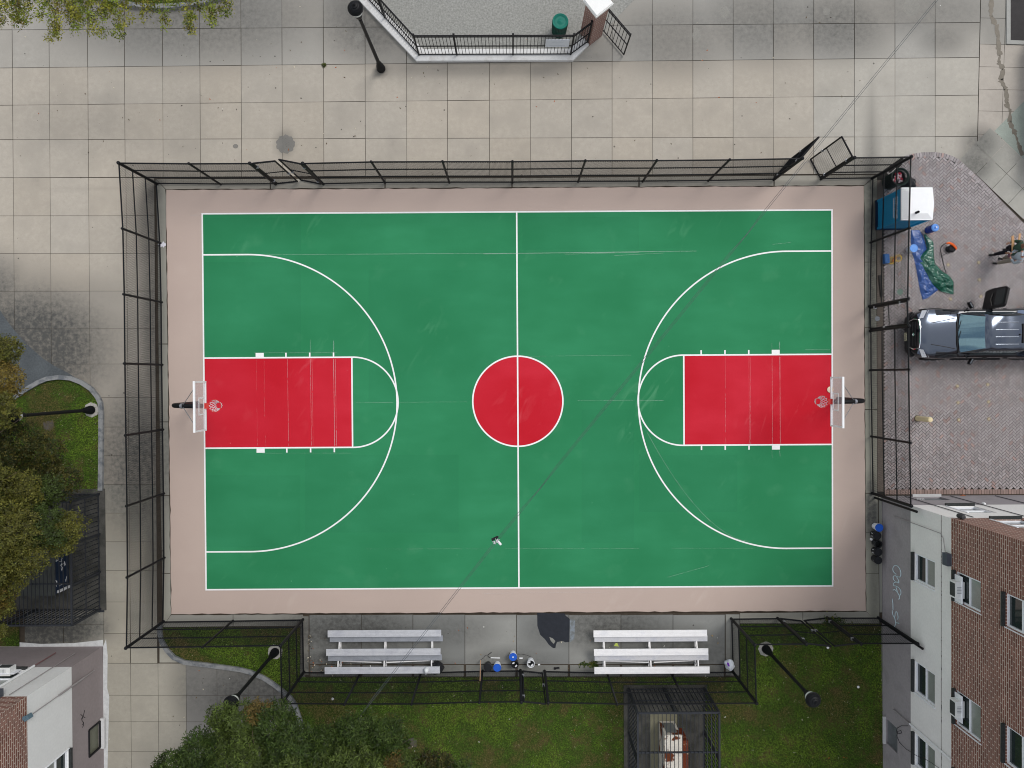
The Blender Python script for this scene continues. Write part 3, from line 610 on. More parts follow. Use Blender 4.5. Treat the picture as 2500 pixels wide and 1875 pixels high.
b_ = fence('chain_link_fence', 'short black chain-link fence at the bottom left, over the curved kerb', [[(400, 1517), (569, 1514.8), (740, 1512)], [(740, 1512), (742.5, 1640)]], ends=((400, 1517), (742.5, 1640)), lone=((740, 1512),))
fence('chain_link_fence', 'black chain-link fence behind the two benches, in front of the lawn', [[(742.5, 1640), (881, 1641), (1028.4, 1641), (1178, 1637), (1270.7, 1636)], [(1329.6, 1637.7), (1481.5, 1641), (1637, 1641), (1788.6, 1639)], ], lone=((742.5, 1640), (1270.7, 1636), (1329.6, 1637.7), (1788.6, 1639)))
fence('chain_link_fence', 'black chain-link fence at the bottom right corner, ending at the grey wall', [[(1788.6, 1639), (1785, 1510)], [(1785, 1510), (1898, 1508.7)], [(2018.8, 1507.5), (2143, 1507.5)]], ends=((1788.6, 1639),), lone=((1785, 1510), (1898, 1508.7), (2018.8, 1507.5), (2143, 1507.5)))
# extra wall-side posts of the right fence
gg = 'black chain-link gates of the court fence'
a, c = G(678, 449), G(727, 443.8); leaf('fence_gate', 'nearly closed left leaf of the double gate, top left of the court', a, c, gg)
a, c = G(784, 450), G(736, 440.5); leaf('fence_gate', 'right leaf of the double gate, top left of the court, ajar outwards', a, c, gg)
a, c = G(1889, 436), G(1927, 391); leaf('fence_gate', 'open left leaf of the wide gateway, top right, beside the long fence', a, c, gg)
a, c = G(2001, 434), G(1977.5, 390); leaf('fence_gate', 'open right leaf of the wide gateway, top right, near the fence corner', a, c, gg)
a, c = G(2122, 753), G(2123.5, 803); leaf('fence_gate', 'single closed gate in the right fence, in front of the black truck', a, c, gg)
a, c = G(1276, 1637), G(1324, 1642); leaf('fence_gate', 'single gate in the fence behind the benches, beside the paint buckets', a, c, gg, zm=1.9)
a, c = G(1903, 1509), G(1954, 1514.5); leaf('fence_gate', 'left leaf of the double gate in the bottom right corner fence', a, c, gg)
a, c = G(2014, 1508), G(1962, 1514); leaf('fence_gate', 'right leaf of the double gate in the bottom right corner fence', a, c, gg)
def brace(px, py, dx, dy, lab):
    p = G(px, py); o = (p.x, p.y, 0); b = MB(o); b.lathe([(.045, 0), (.045, 3.2), (.05, 3.22), (0, 3.27)], (p.x + dx, p.y + dy, 0), 10); return tag(b.build('fence_post', black, None, True), lab, 'post', 'loose posts beside the fence ends')
brace(2131, 1209, .08, -.1, 'extra black post tied to the end of the right fence, beside the wall corner'); brace(2145, 1510, .06, -.08, 'extra black post against the grey wall at the bottom right fence end')
# ---- picket fence of the playground on a white curb
def pickets(t, org, a, c, z0, z1, step=.13, nmp='pickets', rails=(0, .55, 1), s_=.02, m=black, posts=True, top2=False):
    a = Vector((a[0], a[1], 0)); c = Vector((c[0], c[1], 0)); L_ = (c - a).length; d = (c - a) / L_; Z = Vector((0, 0, 1)); b = MB(org); n = max(1, int(L_ / step))
    for i in range(1, n):
        p = a + d * (L_ * i / n); b.bar(p + Z * z0, p + Z * z1, s_, s_)
    b.build(nmp, m, t)
    for k in rails:
        zz = z0 + (z1 - z0) * k; b = MB(org); b.bar(a + Z * zz, c + Z * zz, .035, .035); b.build('rail', m, t)
PG = 'black picket railings round the playground'
wc = mat('white_stone_coping', (.66, .66, .65), .7, 0, .1, 3, c2=(.5, .49, .47), lo=.52, hi=.75, bump=.2)
ow = [(700, -210), (885, 12), (1018, 152.5), (1398, 151), (1437, 112)]; iw = offs(ow, -26)
iw = [(730, -235), (907, 0), (1034, 124), (1390, 123), (1421, 92)]
o = [P2(*p) for p in ow]; i_ = [P2(*p) for p in iw]; b = MB((o[2][0], o[2][1], 0))
for k in range(4): b.prism([o[k], o[k + 1], i_[k + 1], i_[k]], 0, .17)
tag(b.build('low_wall', wc), 'low white stone wall carrying the railings round the playground', 'wall')
R0, R1, R2, R3_, = G(745, -170, .17), G(1023, 134, .17), G(1393, 133, .17), G(1434, 103, .17)
for nm, A_, B_, lab in (('a', R0, R1, 'black railing on the slanting part of the white wall, beside the lamp post'), ('b', R1, R2, 'black railing on the straight part of the white wall, carrying a white sign'), ('c', R2, R3_, 'short black railing between the sign and the brick pillar')):
    t = thing('railing', (A_.x, A_.y, .17), lab, 'railing', PG); og = (A_.x, A_.y, .17); pickets(t, og, A_, B_, .22, 1.9, .135, rails=(0, .45, .93, 1.0))
    ps = [0, .25, .62, 1] if nm == 'b' else ([.1, .4, .7] if nm == 'a' else [1])
    for k in ps:
        p = Vector(A_).lerp(Vector(B_), k); b = MB(og); b.bar((p.x, p.y, .17), (p.x, p.y, 1.95), .06, .06); b.box((p.x, p.y, 1.98), (.08, .08, .05)); b.build('post', black, t)
# sign on the railing
a, c = G(1331, 111, .95), G(1388, 110.6, .95); a.y -= .0; t = thing('sign', (a.x, a.y, .9), 'blank-looking white sign board hung on the playground railing', 'sign')
b = MB(t.location); yb = min(a.y, R1.y - .05); b.box(((a.x + c.x) / 2, yb, 1.28), (c.x - a.x, .02, .62)); b.build('board', mat('sign_board', (.62, .65, .70), .4, 0, .05, 6), t)
b = MB(t.location)
for z, l in ((1.52, .55), (1.40, .45), (1.12, .6)): b.box(((a.x + c.x) / 2, yb - .013, z), (l, .004, .012))
b.build('print', mat('faded_print', (.42, .46, .52), .5), t)
# brick pillar
pf = G(1439, 112); t = thing('brick_pillar', (pf.x, pf.y, 0), 'square brick pillar with a white cap at the playground entrance', 'pillar')
bmP = brick_mat('pillar_brick', .21, .075, (.17, .050, .035), (.24, .08, .055), (.42, .36, .32)); ang = rad(48)
u = Vector((cos(ang - .18), sin(ang - .18), 0)); v = Vector((-sin(ang - .18), cos(ang - .18), 0)); W0 = .62
def uvwall(b, name, m, t, sc=1):
    o = b.build(name, m, t); me = o.data; uv = me.uv_layers.new(name='UVMap')
    for pl in me.polygons:
        n = pl.normal
        for li in pl.loop_indices:
            c = me.vertices[me.loops[li].vertex_index].co + b.o
            if abs(n.z) > .7: uv.data[li].uv = (c.x, c.y)
            elif abs(n.x) > abs(n.y) + .05: uv.data[li].uv = (c.y, c.z)
            elif abs(n.y) > abs(n.x) + .05: uv.data[li].uv = (c.x, c.z)
            else: uv.data[li].uv = (c.x * 1.41, c.z)
    return o
b = MB((pf.x, pf.y, 0)); b.prism([tuple((pf + x)[:2]) for x in (Vector(), u * W0, u * W0 + v * W0, v * W0)], 0, 2.62); ob = b.build('shaft', bmP, t)
me = ob.data; uv = me.uv_layers.new(name='UVMap')
for pl in me.polygons:
    for li in pl.loop_indices:
        cc_ = me.vertices[me.loops[li].vertex_index].co; uv.data[li].uv = ((cc_.dot(u) if abs(pl.normal.dot(v)) > .5 else cc_.dot(v)), cc_.z)
b = MB((pf.x, pf.y, 0)); cpt = pf + u * W0 / 2 + v * W0 / 2
for s_, za, zb in ((.80, 2.62, 2.74), (.74, 2.743, 2.79)): b.prism([tuple((cpt + u * x * s_ / 2 + v * y * s_ / 2)[:2]) for x, y in ((-1, -1), (1, -1), (1, 1), (-1, 1))], za, zb)
b.build('cap', mat('white_cap_stone', (.80, .80, .78), .7, 0, .05, 5, bump=.2), t)
# open picket gate
a, c = G(1467.6, 72), G(1522, 135.5); t = thing('picket_gate', (a.x, a.y, 0), 'open black picket gate swung out beside the brick pillar', 'gate'); og = (a.x, a.y, 0)
pickets(t, og, a, c, .1, 1.9, .17, rails=(0, .5, .93, 1))
for p in (a, c): b = MB(og); b.bar((p.x, p.y, .08), (p.x, p.y, 1.95), .045, .045); b.build('gate_stile', black, t)
# ---- cages
def cage(label, X0, X1, Y0, Y1, zt, step, xbeams, posts):
    t = thing('cage', ((X0 + X1) / 2, (Y0 + Y1) / 2, 0), label, 'cage', 'black steel picket cages'); og = t.location.copy(); steel = mat('dark_steel', (.028, .031, .037), .5, .1, .25, 7)
    for a, c in (((X0, Y1), (X1, Y1)), ((X1, Y1), (X1, Y0)), ((X0, Y0), (X0, Y1)), ((X0, Y0), (X1, Y0))): pickets(t, og, a, c, .12, zt, step, s_=.026, rails=(0, .5), m=steel)
    b = MB(og); n = int((X1 - X0) / .15)
    for i in range(1, n): x = X0 + (X1 - X0) * i / n; b.bar((x, Y0, zt + .02), (x, Y1, zt + .02), .022, .022)
    b.build('roof_bars', steel, t)
    b = MB(og)
    for a, c in (((X0, Y1), (X1, Y1)), ((X1, Y1), (X1, Y0)), ((X1, Y0), (X0, Y0)), ((X0, Y0), (X0, Y1))): b.bar((*a, zt), (*c, zt), .07, .07)
    b.build('top_frame', steel, t)
    for y in xbeams: b = MB(og); b.bar((X0, y, zt - .04), (X1, y, zt - .04), .06, .05); b.build('cross_beam', steel, t)
    for x, y in posts: b = MB(og); b.bar((x, y, 0), (x, y, zt), .08, .08); b.box((x, y, .02), (.26, .26, .04)); b.build('post', steel, t)
    return t
darkslab = mat('dark_stained_slab', (.085, .083, .075), .9, 0, .25, 2, c2=(.045, .045, .04), lo=.42, hi=.62, bump=.3)
a = G(1534, 1680); c = G(1718.5, 1680); X0, X1, Y1 = a.x, c.x, a.y
q = MB(); q.prism([(X0 - .2, -17.4), (X1 + .02, -17.4), (X1 + .02, Y1 + .14), (X0 - .2, Y1 + .14)], 0, .06); struct(q.build('cage_slab', darkslab))
cage('black steel cage on the lawn holding a rusty white cabinet', X0, X1, -17.2, Y1, 2.3, .165, [G(1650, 1838, 2.3).y], [(X0, Y1), ((X0 + X1) / 2 - .1, Y1), (X1, Y1), (X0, -14.6), (X1, -14.6)])
t = thing('utility_cabinet', (6.35, -15.5, .06), 'rust-eaten white metal cabinet inside the cage on the lawn', 'cabinet'); og = t.location.copy()
rusty = mat('rusty_white', (.70, .66, .58), .6, .1, .12, 1.7, c2=(.13, .035, .012), lo=.52, hi=.56, bump=.3)
b = MB(og); b.box((6.22, -15.6, .70), (.62, 3.0, 1.28)); b.box((6.22, -15.6, 1.36), (.68, 3.06, .04)); b.build('body', rusty, t)
b = MB(og); b.box((6.72, -15.75, .60), (.26, 2.7, 1.1)); b.build('side_tank', mat('rust', (.16, .038, .016), .85, .1, .3, 4, c2=(.5, .35, .22), lo=.6, hi=.66), t)
b = MB(og); b.box((6.22, -14.088, .70), (.42, .02, .8)); b.build('door_panel', mat('grey_panel', (.20, .21, .20), .5, .2, .1, 5), t)
b = MB(og); b.box((6.1, -15.3, .075), (1.1, 3.1, .03)); b.build('plinth', mat('olive_pad', (.20, .19, .13), .8), t)
# left cage
a = G(243.5, 1205); c = G(243.8, 1486); XE = a.x; YT = a.y; YB = c.y
q = MB(); q.prism([(XE - 6, YB - .05), (XE + .22, YB - .05), (XE + .22, YT + .2), (XE - 6, YT + .2)], 0, .05); struct(q.build('cage_slab', darkslab))
cage('black steel bin cage under the yellowing tree, left edge', XE - 5.5, XE, YB, YT, 2.05, .175, [G(100, 1426, 2.05).y], [(XE, YT), (XE, G(244, 1303).y), (XE, G(243, 1395).y), (XE, YB), (XE - 2.6, YB), (XE - 5.5, YB), (XE - 5.5, YT)])
t = thing('dumpster', (-18.7, -7.6, .05), 'dark dumpster with white scrawled paint inside the left cage', 'dumpster'); og = t.location.copy()
b = MB(og); b.box((-18.75, -7.55, .58), (1.35, 1.9, .95)); b.build('bin', mat('navy_steel', (.020, .035, .07), .5, .1, .3, 4), t)
b = MB(og); b.box((-18.75, -7.55, 1.09), (1.42, 1.96, .06)); b.build('lid', mat('grey_lid', (.06, .065, .06), .6, 0, .2, 5), t)
b = MB(og); rs = random.Random(9)
for i in range(15):
    y = -8.4 + rs.random() * 1.7; z = .25 + rs.random() * .7; pts = []
    for k in range(5): pts.append((-18.065, y + rs.gauss(0, .06), z + k * .03 + rs.gauss(0, .04)))
    b.tube(pts, .008, 4)
b.build('paint_scrawl', white, t)
b = MB(og); b.box((-18.05, -8.44, .5), (.05, .10, .8)); b.box((-18.4, -8.52, .25), (.5, .05, .16)); b.build('edge_strip', white, t)
# ================================================================== BUILDINGS
plinthM = mat('grey_plinth_paint', (.31, .29, .30), .85, 0, .12, 1.2, c2=(.225, .21, .22), lo=.5, hi=.75, bump=.25, bscale=20)
plinthL = mat('mauve_plinth_paint', (.27, .235, .235), .85, 0, .10, 1.0, bump=.25, bscale=20)
stucco = mat('pale_stucco', (.76, .75, .73), .85, 0, .07, 1.2, bump=.25, bscale=25)
brickW = brick_mat('wall_brick')
frameM = mat('white_window_frame', (.82, .84, .88), .45, 0, .05, 5)
sillM = mat('dark_sill', (.035, .038, .038), .7, 0, .5, 14)
def wallpanel(t, name, m, org, o, du, length, z0, z1, holes, depth=.12, uvm=False):
    """vertical wall face from o along unit du, rectangular openings holes=(u0,u1,za,zb) with reveals going inwards"""
    nrm = Vector((du.y, -du.x, 0)); us = sorted({0, length, *[h[0] for h in holes], *[h[1] for h in holes]}); zs = sorted({z0, z1, *[h[2] for h in holes], *[h[3] for h in holes]})
    b = MB(org); Pt = lambda u_, z_, k=0: tuple(Vector((o[0], o[1], 0)) + du * u_ + Vector((0, 0, z_)) - nrm * k)
    for u0, u1 in zip(us[:-1], us[1:]):
        for za, zb in zip(zs[:-1], zs[1:]):
            if any(h[0] - 1e-5 <= u0 and u1 <= h[1] + 1e-5 and h[2] - 1e-5 <= za and zb <= h[3] + 1e-5 for h in holes): continue
            b.add([Pt(u0, za), Pt(u1, za), Pt(u1, zb), Pt(u0, zb)], [(0, 1, 2, 3)])
    for h in holes:
        c = [(h[0], h[2]), (h[1], h[2]), (h[1], h[3]), (h[0], h[3])]
        for k in range(4):
            p, r = c[k], c[(k + 1) % 4]; b.add([Pt(*p), Pt(*p, depth), Pt(*r, depth), Pt(*r)], [(0, 1, 2, 3)])
    return uvwall(b, name, m, t)
def window(t, org, o, du, h, style='up', depth=.12):
    nrm = Vector((du.y, -du.x, 0)); Pt = lambda u_, z_, k=0: Vector((o[0], o[1], 0)) + du * u_ + Vector((0, 0, z_)) - nrm * k
    u0, u1, za, zb = h; f = .055; b = MB(org); zm = (za + zb) / 2 + .02
    for p, r in (((u0 + f / 2, za), (u0 + f / 2, zb)), ((u1 - f / 2, za), (u1 - f / 2, zb)), ((u0 + f, zb - f / 2), (u1 - f, zb - f / 2)), ((u0 + f, za + f / 2), (u1 - f, za + f / 2)), ((u0 + f, zm), (u1 - f, zm))):
        b.bar(Pt(*p, .07), Pt(*r, .07), f, f)
    fr = b.build('window', frameM, t)
    b = MB(org); b.add([Pt(u0 + f, za + f, .095), Pt(u1 - f, za + f, .095), Pt(u1 - f, zm, .095), Pt(u0 + f, zm, .095)], [(0, 1, 2, 3)]); b.build('pane', gl, fr)
    b = MB(org); b.add([Pt(u0 + f, zm, .085), Pt(u1 - f, zm, .085), Pt(u1 - f, zb - f, .085), Pt(u0 + f, zb - f, .085)], [(0, 1, 2, 3)]); b.build('pane', glg, fr)
    b = MB(org); b.bar(Pt(u0 - .02, za - .035, -.06), Pt(u1 + .02, za - .06, -.05), .10, .09); b.build('sill', sillM, fr)
    b = MB(org); b.bar(Pt(u1 + .03, za - .02, -.012), Pt(u1 + .03, zb + .03, -.012), .06, .02); b.build('casing', frameM, fr)
    return fr
# right building
XW = G(2154.5, 1500).x; YN = G(2300, 1210).y; ZT = 9.8; XE2 = XW + 13; YS = -21.0
t = BR = thing('apartment_building', (XW + 5, YN - 5, 0), 'apartment block with grey base, pale middle and brick upper floors, bottom right', 'building', 'matching apartment blocks'); og = t.location.copy()
o1 = (XW, YN); d1 = Vector((0, -1, 0))     # west wall runs south
o2 = (XE2, YN); d2 = Vector((-1, 0, 0))    # north wall runs west -> outward normal +y
LWst = YN - YS
cols = [(YN - (-6.72), YN - (-7.74)), (YN + 10.77, YN + 11.95), (YN + 13.55, YN + 14.75)]
cols = [(6.72 + YN, 7.74 + YN), (10.77 + YN, 11.95 + YN), (13.5 + YN, 14.7 + YN)]
nc = [(XE2 - 17.3, XE2 - 16.27), (XE2 - 20.6, XE2 - 19.6)]
def nrmz(du): return Vector((du.y, -du.x, 0))
# orient so that outward normal is du x up ; west wall: du=(0,-1) -> normal (-1,0) ok ; north wall: du=(-1,0) -> normal (0,1) ok
wins = []
base_h = [(13.95 + YN, 14.95 + YN, .28, 1.2)]
wallpanel(t, 'wall', plinthM, og, o1, d1, LWst, -.02, 2.2, base_h); wallpanel(t, 'wall', plinthM, og, o2, d2, XE2 - XW, -.02, 2.2, [(XE2 - 17.25, XE2 - 16.2, .3, 1.1)])
lh = [(a, b, 2.49, 3.85) for a, b in cols]; lhn = [(a, b, 2.49, 3.85) for a, b in nc]
wallpanel(t, 'wall', stucco, og, o1, d1, LWst, 2.2, 4.86, lh); wallpanel(t, 'wall', stucco, og, o2, d2, XE2 - XW, 2.2, 4.86, lhn)
bh = [(a, b, z, z + 1.38) for a, b in cols for z in (5.14, 7.76)]; bhn = [(a, b, z, z + 1.38) for a, b in nc for z in (5.14, 7.76)]
wallpanel(t, 'wall', brickW, og, o1, d1, LWst, 4.86, ZT, bh); wallpanel(t, 'wall', brickW, og, o2, d2, XE2 - XW, 4.86, ZT, bhn)
for h in lh + bh: window(t, og, o1, d1, h)
for h in lhn + bhn: window(t, og, o2, d2, h)
for oo, dd, h in ((o1, d1, base_h[0]), (o2, d2, (XE2 - 17.25, XE2 - 16.2, .3, 1.1))):
    nn = nrmz(dd); Pt = lambda u_, z_, k=0: Vector((oo[0], oo[1], 0)) + dd * u_ + Vector((0, 0, z_)) - nn * k
    b = MB(og); b.add([Pt(h[0], h[2], .06), Pt(h[1], h[2], .06), Pt(h[1], h[3], .06), Pt(h[0], h[3], .06)], [(0, 1, 2, 3)]); fr = b.build('basement_window', mat('dusty_glass', (.12, .13, .14), .4, 0, .3, 4), t)
    b = MB(og); b.bar(Pt(h[0] - .05, h[2] - .03, -.05), Pt(h[1] + .05, h[2] - .03, -.05), .12, .06); b.build('sill', mat('grey_sill', (.5, .5, .5), .7), fr)
b = MB(og); b.box((XW + 6.5, (YN + YS) / 2, ZT + .06), (13.3, YN - YS + .3, .14)); b.build('roof', mat('roof_membrane', (.25, .25, .26), .8, 0, .1, 1), t)
# joint ledge near top of pale band, conduits, floodlights, junction box
b = MB(og); b.bar((XW - .008, YN, 4.28), (XW - .008, YS, 4.28), .012, .03); b.build('joint_strip', mat('dirty_joint', (.36, .35, .33), .9, 0, .4, 9, c2=(.08, .08, .08), lo=.55, hi=.62), t)
for y, za, zb, r in ((-5.62, 1.0, 4.25, .012), (-13.3, .95, 2.2, .022), (-13.3, 2.2, 4.9, .035)):
    b = MB(og); b.tube([(XW - .04, y, za), (XW - .04, y, zb)], r, 8); b.build('conduit', mat('grey_conduit', (.30, .28, .28), .5) if zb < 4 or r < .02 else white, t, True)
b = MB(og); b.tube([(XW - .03, -5.62, 4.25), (XW - .03, -5.75, 4.42), (XW - .03, -6.0, 4.5), (XW - .03, -6.2, 4.55)], .010, 6); b.build('conduit', mat('grey_conduit', (.3, .28, .28)), t)
b = MB(og); b.box((XW - .08, -6.42, 4.75), (.16, .42, .30)); b.build('junction_box', mat('slate_box', (.075, .085, .105), .5, 0, .1, 8), t)
for x in (15.84 + .02, 17.7, 19.5): b = MB(og); b.tube([(x, YN + .025, .25), (x, YN + .025, 4.8)], .016, 6); b.build('conduit', mat('dark_conduit', (.10, .10, .11), .6), t)
for x, y, z in ((XW + .22, YN + .10, 4.9), (19.6, YN + .08, 2.3), (17.72, YN + .08, 2.3)):
    b = MB(og); sc_ = 1 if z > 4 else .5; b.lathe([(.05 * sc_, 0), (.085 * sc_, .03), (.09 * sc_, .28 * sc_), (.07 * sc_, .33 * sc_), (0, .34 * sc_)], (x, y, z), 10); b.build('floodlight', mat('dark_fixture', (.05, .05, .055), .5) if z > 4 else white, t, True)
b = MB(og); zc9 = lambda a, b_: WX(2080 + a / 4.31, 1490 + b_ / 4.31, XW - .03); b.tube([zc9(*p) for p in ((590, 1215), (520, 1215), (475, 1240), (465, 1280), (490, 1300), (525, 1290), (515, 1265), (480, 1275), (470, 1320), (500, 1390), (570, 1460), (680, 1530), (760, 1560), (830, 1600), (890, 1640), (960, 1700), (1010, 1760))], .009, 5); b.build('loose_cable', blackm, t)
# AC units
def ac(label, y, z, o_, d_, W=.56, H_=.36, D=.30):
    nn = nrmz(d_); c = Vector((o_[0], o_[1], 0)) + d_ * y + nn * (D / 2 - .06) + Vector((0, 0, z + H_ / 2)); t = thing('air_conditioner', tuple(c - Vector((0, 0, H_ / 2))), label, 'air conditioner', 'window air conditioners'); og_ = t.location.copy()
    sx, sy = (D, W) if abs(d_.y) > .5 else (W, D)
    b = MB(og_); b.box(c, (sx, sy, H_)); b.build('case', mat('ac_white', (.74, .75, .74), .5, 0, .04, 5), t)
    b = MB(og_); e = c + nn * (D / 2 + .004); b.box(e, (.012 if abs(d_.y) > .5 else W * .8, W * .8 if abs(d_.y) > .5 else .012, H_ * .8)); b.build('coil_grille', mat('ac_grille', (.05, .055, .055), .6), t)
    b = MB(og_)
    for k in range(-2, 3): b.box(c + d_ * (k * .05) + Vector((0, 0, H_ / 2 + .003)) + nn * .02, (.16 if abs(d_.y) > .5 else .02, .02 if abs(d_.y) > .5 else .16, .004))
    b.build('vent_slots', mat('ac_slot', (.32, .34, .36), .6), t)
    b = MB(og_); b.box(c - nn * (D / 2 - .09) + Vector((0, 0, .0)), ((.03 if abs(d_.y) > .5 else W + .35), (W + .35 if abs(d_.y) > .5 else .03), .42)); b.build('side_panel', frameM, t)
ac('white air conditioner in the brick-wall window nearest the building corner, bottom right', 7.28 + YN, 5.18, o1, d1)
ac('white air conditioner in the second brick-wall window, bottom right edge', 11.3 + YN, 5.18, o1, d1)
# graffiti on the grey wall
def strokes(name, label, strokes_, fn, m, r, cat='graffiti'):
    P0 = fn(*strokes_[0][0]); b = MB(P0)
    for st_ in strokes_:
        pts = [fn(*p) for p in st_]
        sm = []
        for i in range(len(pts) - 1):
            p0, p1, p2, p3 = pts[max(0, i - 1)], pts[i], pts[i + 1], pts[min(len(pts) - 1, i + 2)]
            for k in range(4):
                s_ = k / 4; sm.append(.5 * ((2 * p1) + (p2 - p0) * s_ + (2 * p0 - 5 * p1 + 4 * p2 - p3) * s_ ** 2 + (3 * p1 - p0 - 3 * p2 + p3) * s_ ** 3))
        sm.append(pts[-1]); b.tube(sm, r, 4)
    return tag(b.build(name, m), label, cat)
z9 = lambda a, b_: (2160 + a / 9.76, 1370 + b_ / 9.76)
gs = [[(270, 310), (215, 260), (195, 180), (230, 110), (300, 115), (355, 180), (385, 270), (380, 350), (345, 378), (300, 360)],
      [(300, 375), (240, 345), (205, 370), (215, 440), (270, 495), (330, 515), (335, 470), (290, 385)], [(335, 500), (250, 500), (215, 530), (220, 575)],
      [(205, 580), (290, 605), (360, 660), (388, 740), (375, 800), (330, 800), (270, 620)], [(350, 905), (350, 820), (300, 740), (240, 680), (200, 690)], [(350, 880), (330, 910)],
      [(180, 895), (195, 1000), (198, 1100), (200, 1155)], [(185, 1175), (190, 1260), (235, 1340), (255, 1240), (275, 1200), (305, 1250), (320, 1340), (300, 1390)], [(235, 1340), (255, 1420), (260, 1490), (235, 1560)], [(340, 1480), (300, 1475), (270, 1465)]]
strokes('graffiti', 'pale blue scrawled tag reading Cafn St on the grey wall, bottom right', [[z9(*p) for p in s_] for s_ in gs], lambda a, b_: WX(a, b_, XW - .012), mat('pale_blue_spray', (.50, .62, .66), .8, 0, .25, 8), .019)
strokes('graffiti', 'small white smudged tag beside the basement window of the right building', [[(2237 + i * 4, 1217.5), (2240 + i * 4, 1219.5), (2239 + i * 4, 1217)] for i in range(5)], lambda a, b_: WY(a, b_, YN + .012), white, .012)
# left building
XL = G(251.5, 1650).x; YL = G(150, 1578.5).y; XL2 = XL - 13; YS2 = -21
t = thing('apartment_building', (XL - 5, YL - 4, 0), 'apartment block with mauve base, white middle and brick top, bottom left corner', 'building', 'matching apartment blocks'); og = t.location.copy()
o3 = (XL, YS2); d3 = Vector((0, 1, 0)); o4 = (XL, YL); d4 = Vector((-1, 0, 0)); Ln = YL - YS2
stucco2 = mat('white_stucco', (.72, .725, .715), .85, 0, .06, 1.2, bump=.25, bscale=25)
eb = [(-14.93 - YS2, -13.87 - YS2, .3, 1.1)]; el = [(-15.2 - YS2, -13.95 - YS2, 2.47, 3.85)]
wn_ = [(1.55, 2.75), (5.4, 6.4)]
wallpanel(t, 'wall', plinthL, og, o3, d3, Ln, -.02, 2.2, eb); wallpanel(t, 'wall', plinthL, og, o4, d4, 13, -.02, 2.2, [])
wallpanel(t, 'wall', stucco2, og, o3, d3, Ln, 2.2, 4.86, el); wallpanel(t, 'wall', stucco2, og, o4, d4, 13, 2.2, 4.86, [(a, b, 2.49, 3.85) for a, b in wn_])
ebh = [(el[0][0], el[0][1], z, z + 1.38) for z in (5.14, 7.76)]; nbh = [(a, b, z, z + 1.38) for a, b in wn_ for z in (5.3, 7.76)]
wallpanel(t, 'wall', brickW, og, o3, d3, Ln, 4.86, ZT, ebh); wallpanel(t, 'wall', brickW, og, o4, d4, 13, 4.86, ZT, [h for h in nbh])
for h in el + ebh: window(t, og, o3, d3, h)
for h in [(a, b, 2.49, 3.85) for a, b in wn_] + nbh: window(t, og, o4, d4, h)
h = eb[0]; Pt = lambda u_, z_, k=0: Vector((XL - k, YS2 + u_, z_))
b = MB(og); b.add([Pt(h[0], h[2], .05), Pt(h[1], h[2], .05), Pt(h[1], h[3], .05), Pt(h[0], h[3], .05)], [(0, 1, 2, 3)]); fr = b.build('basement_window', mat('olive_glass', (.14, .145, .11), .35, 0, .2, 4), t)
b = MB(og)
for p, r in (((h[0], h[2]), (h[0], h[3])), ((h[1], h[2]), (h[1], h[3])), ((h[0], h[3]), (h[1], h[3])), ((h[0], h[2]), (h[1], h[2]))): b.bar(Pt(*p, -.01), Pt(*r, -.01), .06, .06)
b.build('frame', blackm, fr)
b = MB(og); b.bar(Pt(h[0] - .08, h[2] - .09, -.07), Pt(h[1] + .08, h[2] - .09, -.07), .15, .1); b.build('sill', mat('pale_sill', (.62, .62, .62), .7), fr)
b = MB(og); b.box((XL2 + 6.5, (YL + YS2) / 2, ZT + .06), (13.3, Ln + .3, .14)); b.build('roof', MATS['roof_membrane'], t)
for x, za, zb, r, m in ((-18.2, .85, 2.2, .022, mat('red_pipe', (.20, .11, .11), .6)), (-18.2, 2.2, 4.8, .045, white), (-17.4, .9, 4.85, .016, MATS['grey_conduit'])):
    b = MB(og); b.tube([(x, YL + .05, za), (x, YL + .05, zb)], r, 8); b.build('conduit', m, t, True)
b = MB(og); b.tube([(XL + .04, -11.65, .7), (XL + .04, -11.65, 1.4)], .022, 8); b.tube([(XL + .04, -11.65, 1.4), (XL + .04, -11.65, 3.1)], .035, 8); b.tube([(XL + .04, -11.65, 3.1), (XL + .04, -11.65, 4.8)], .016, 8); b.build('conduit', MATS['grey_conduit'], t, True)
b = MB(og); b.box((XL + .10, -11.6, 4.98), (.2, .16, .22), .5); b.box((XL + .0, -11.6, 5.1), (.22, .1, .05), .5); b.build('floodlight', mat('blue_grey_fixture', (.10, .16, .20), .4), t)
b = MB(og); b.box((-18.0, YL + .13, 4.95), (.75, .26, .3)); b.build('junction_box', MATS['slate_box'], t)
ac('white air conditioner on the end wall of the bottom left building', 2.15, 2.55, o4, d4)
strokes('graffiti', 'small black scrawl on the mauve wall, bottom left building', [[(207, 1734), (203, 1748), (198.5, 1756)], [(197, 1744), (203, 1749.5), (208, 1752)], [(203, 1749), (200, 1758), (204, 1764), (201, 1770)], [(203, 1763), (204.5, 1770), (201, 1776)]], lambda a, b_: WX(a, b_, XL + .012), blackm, .011)
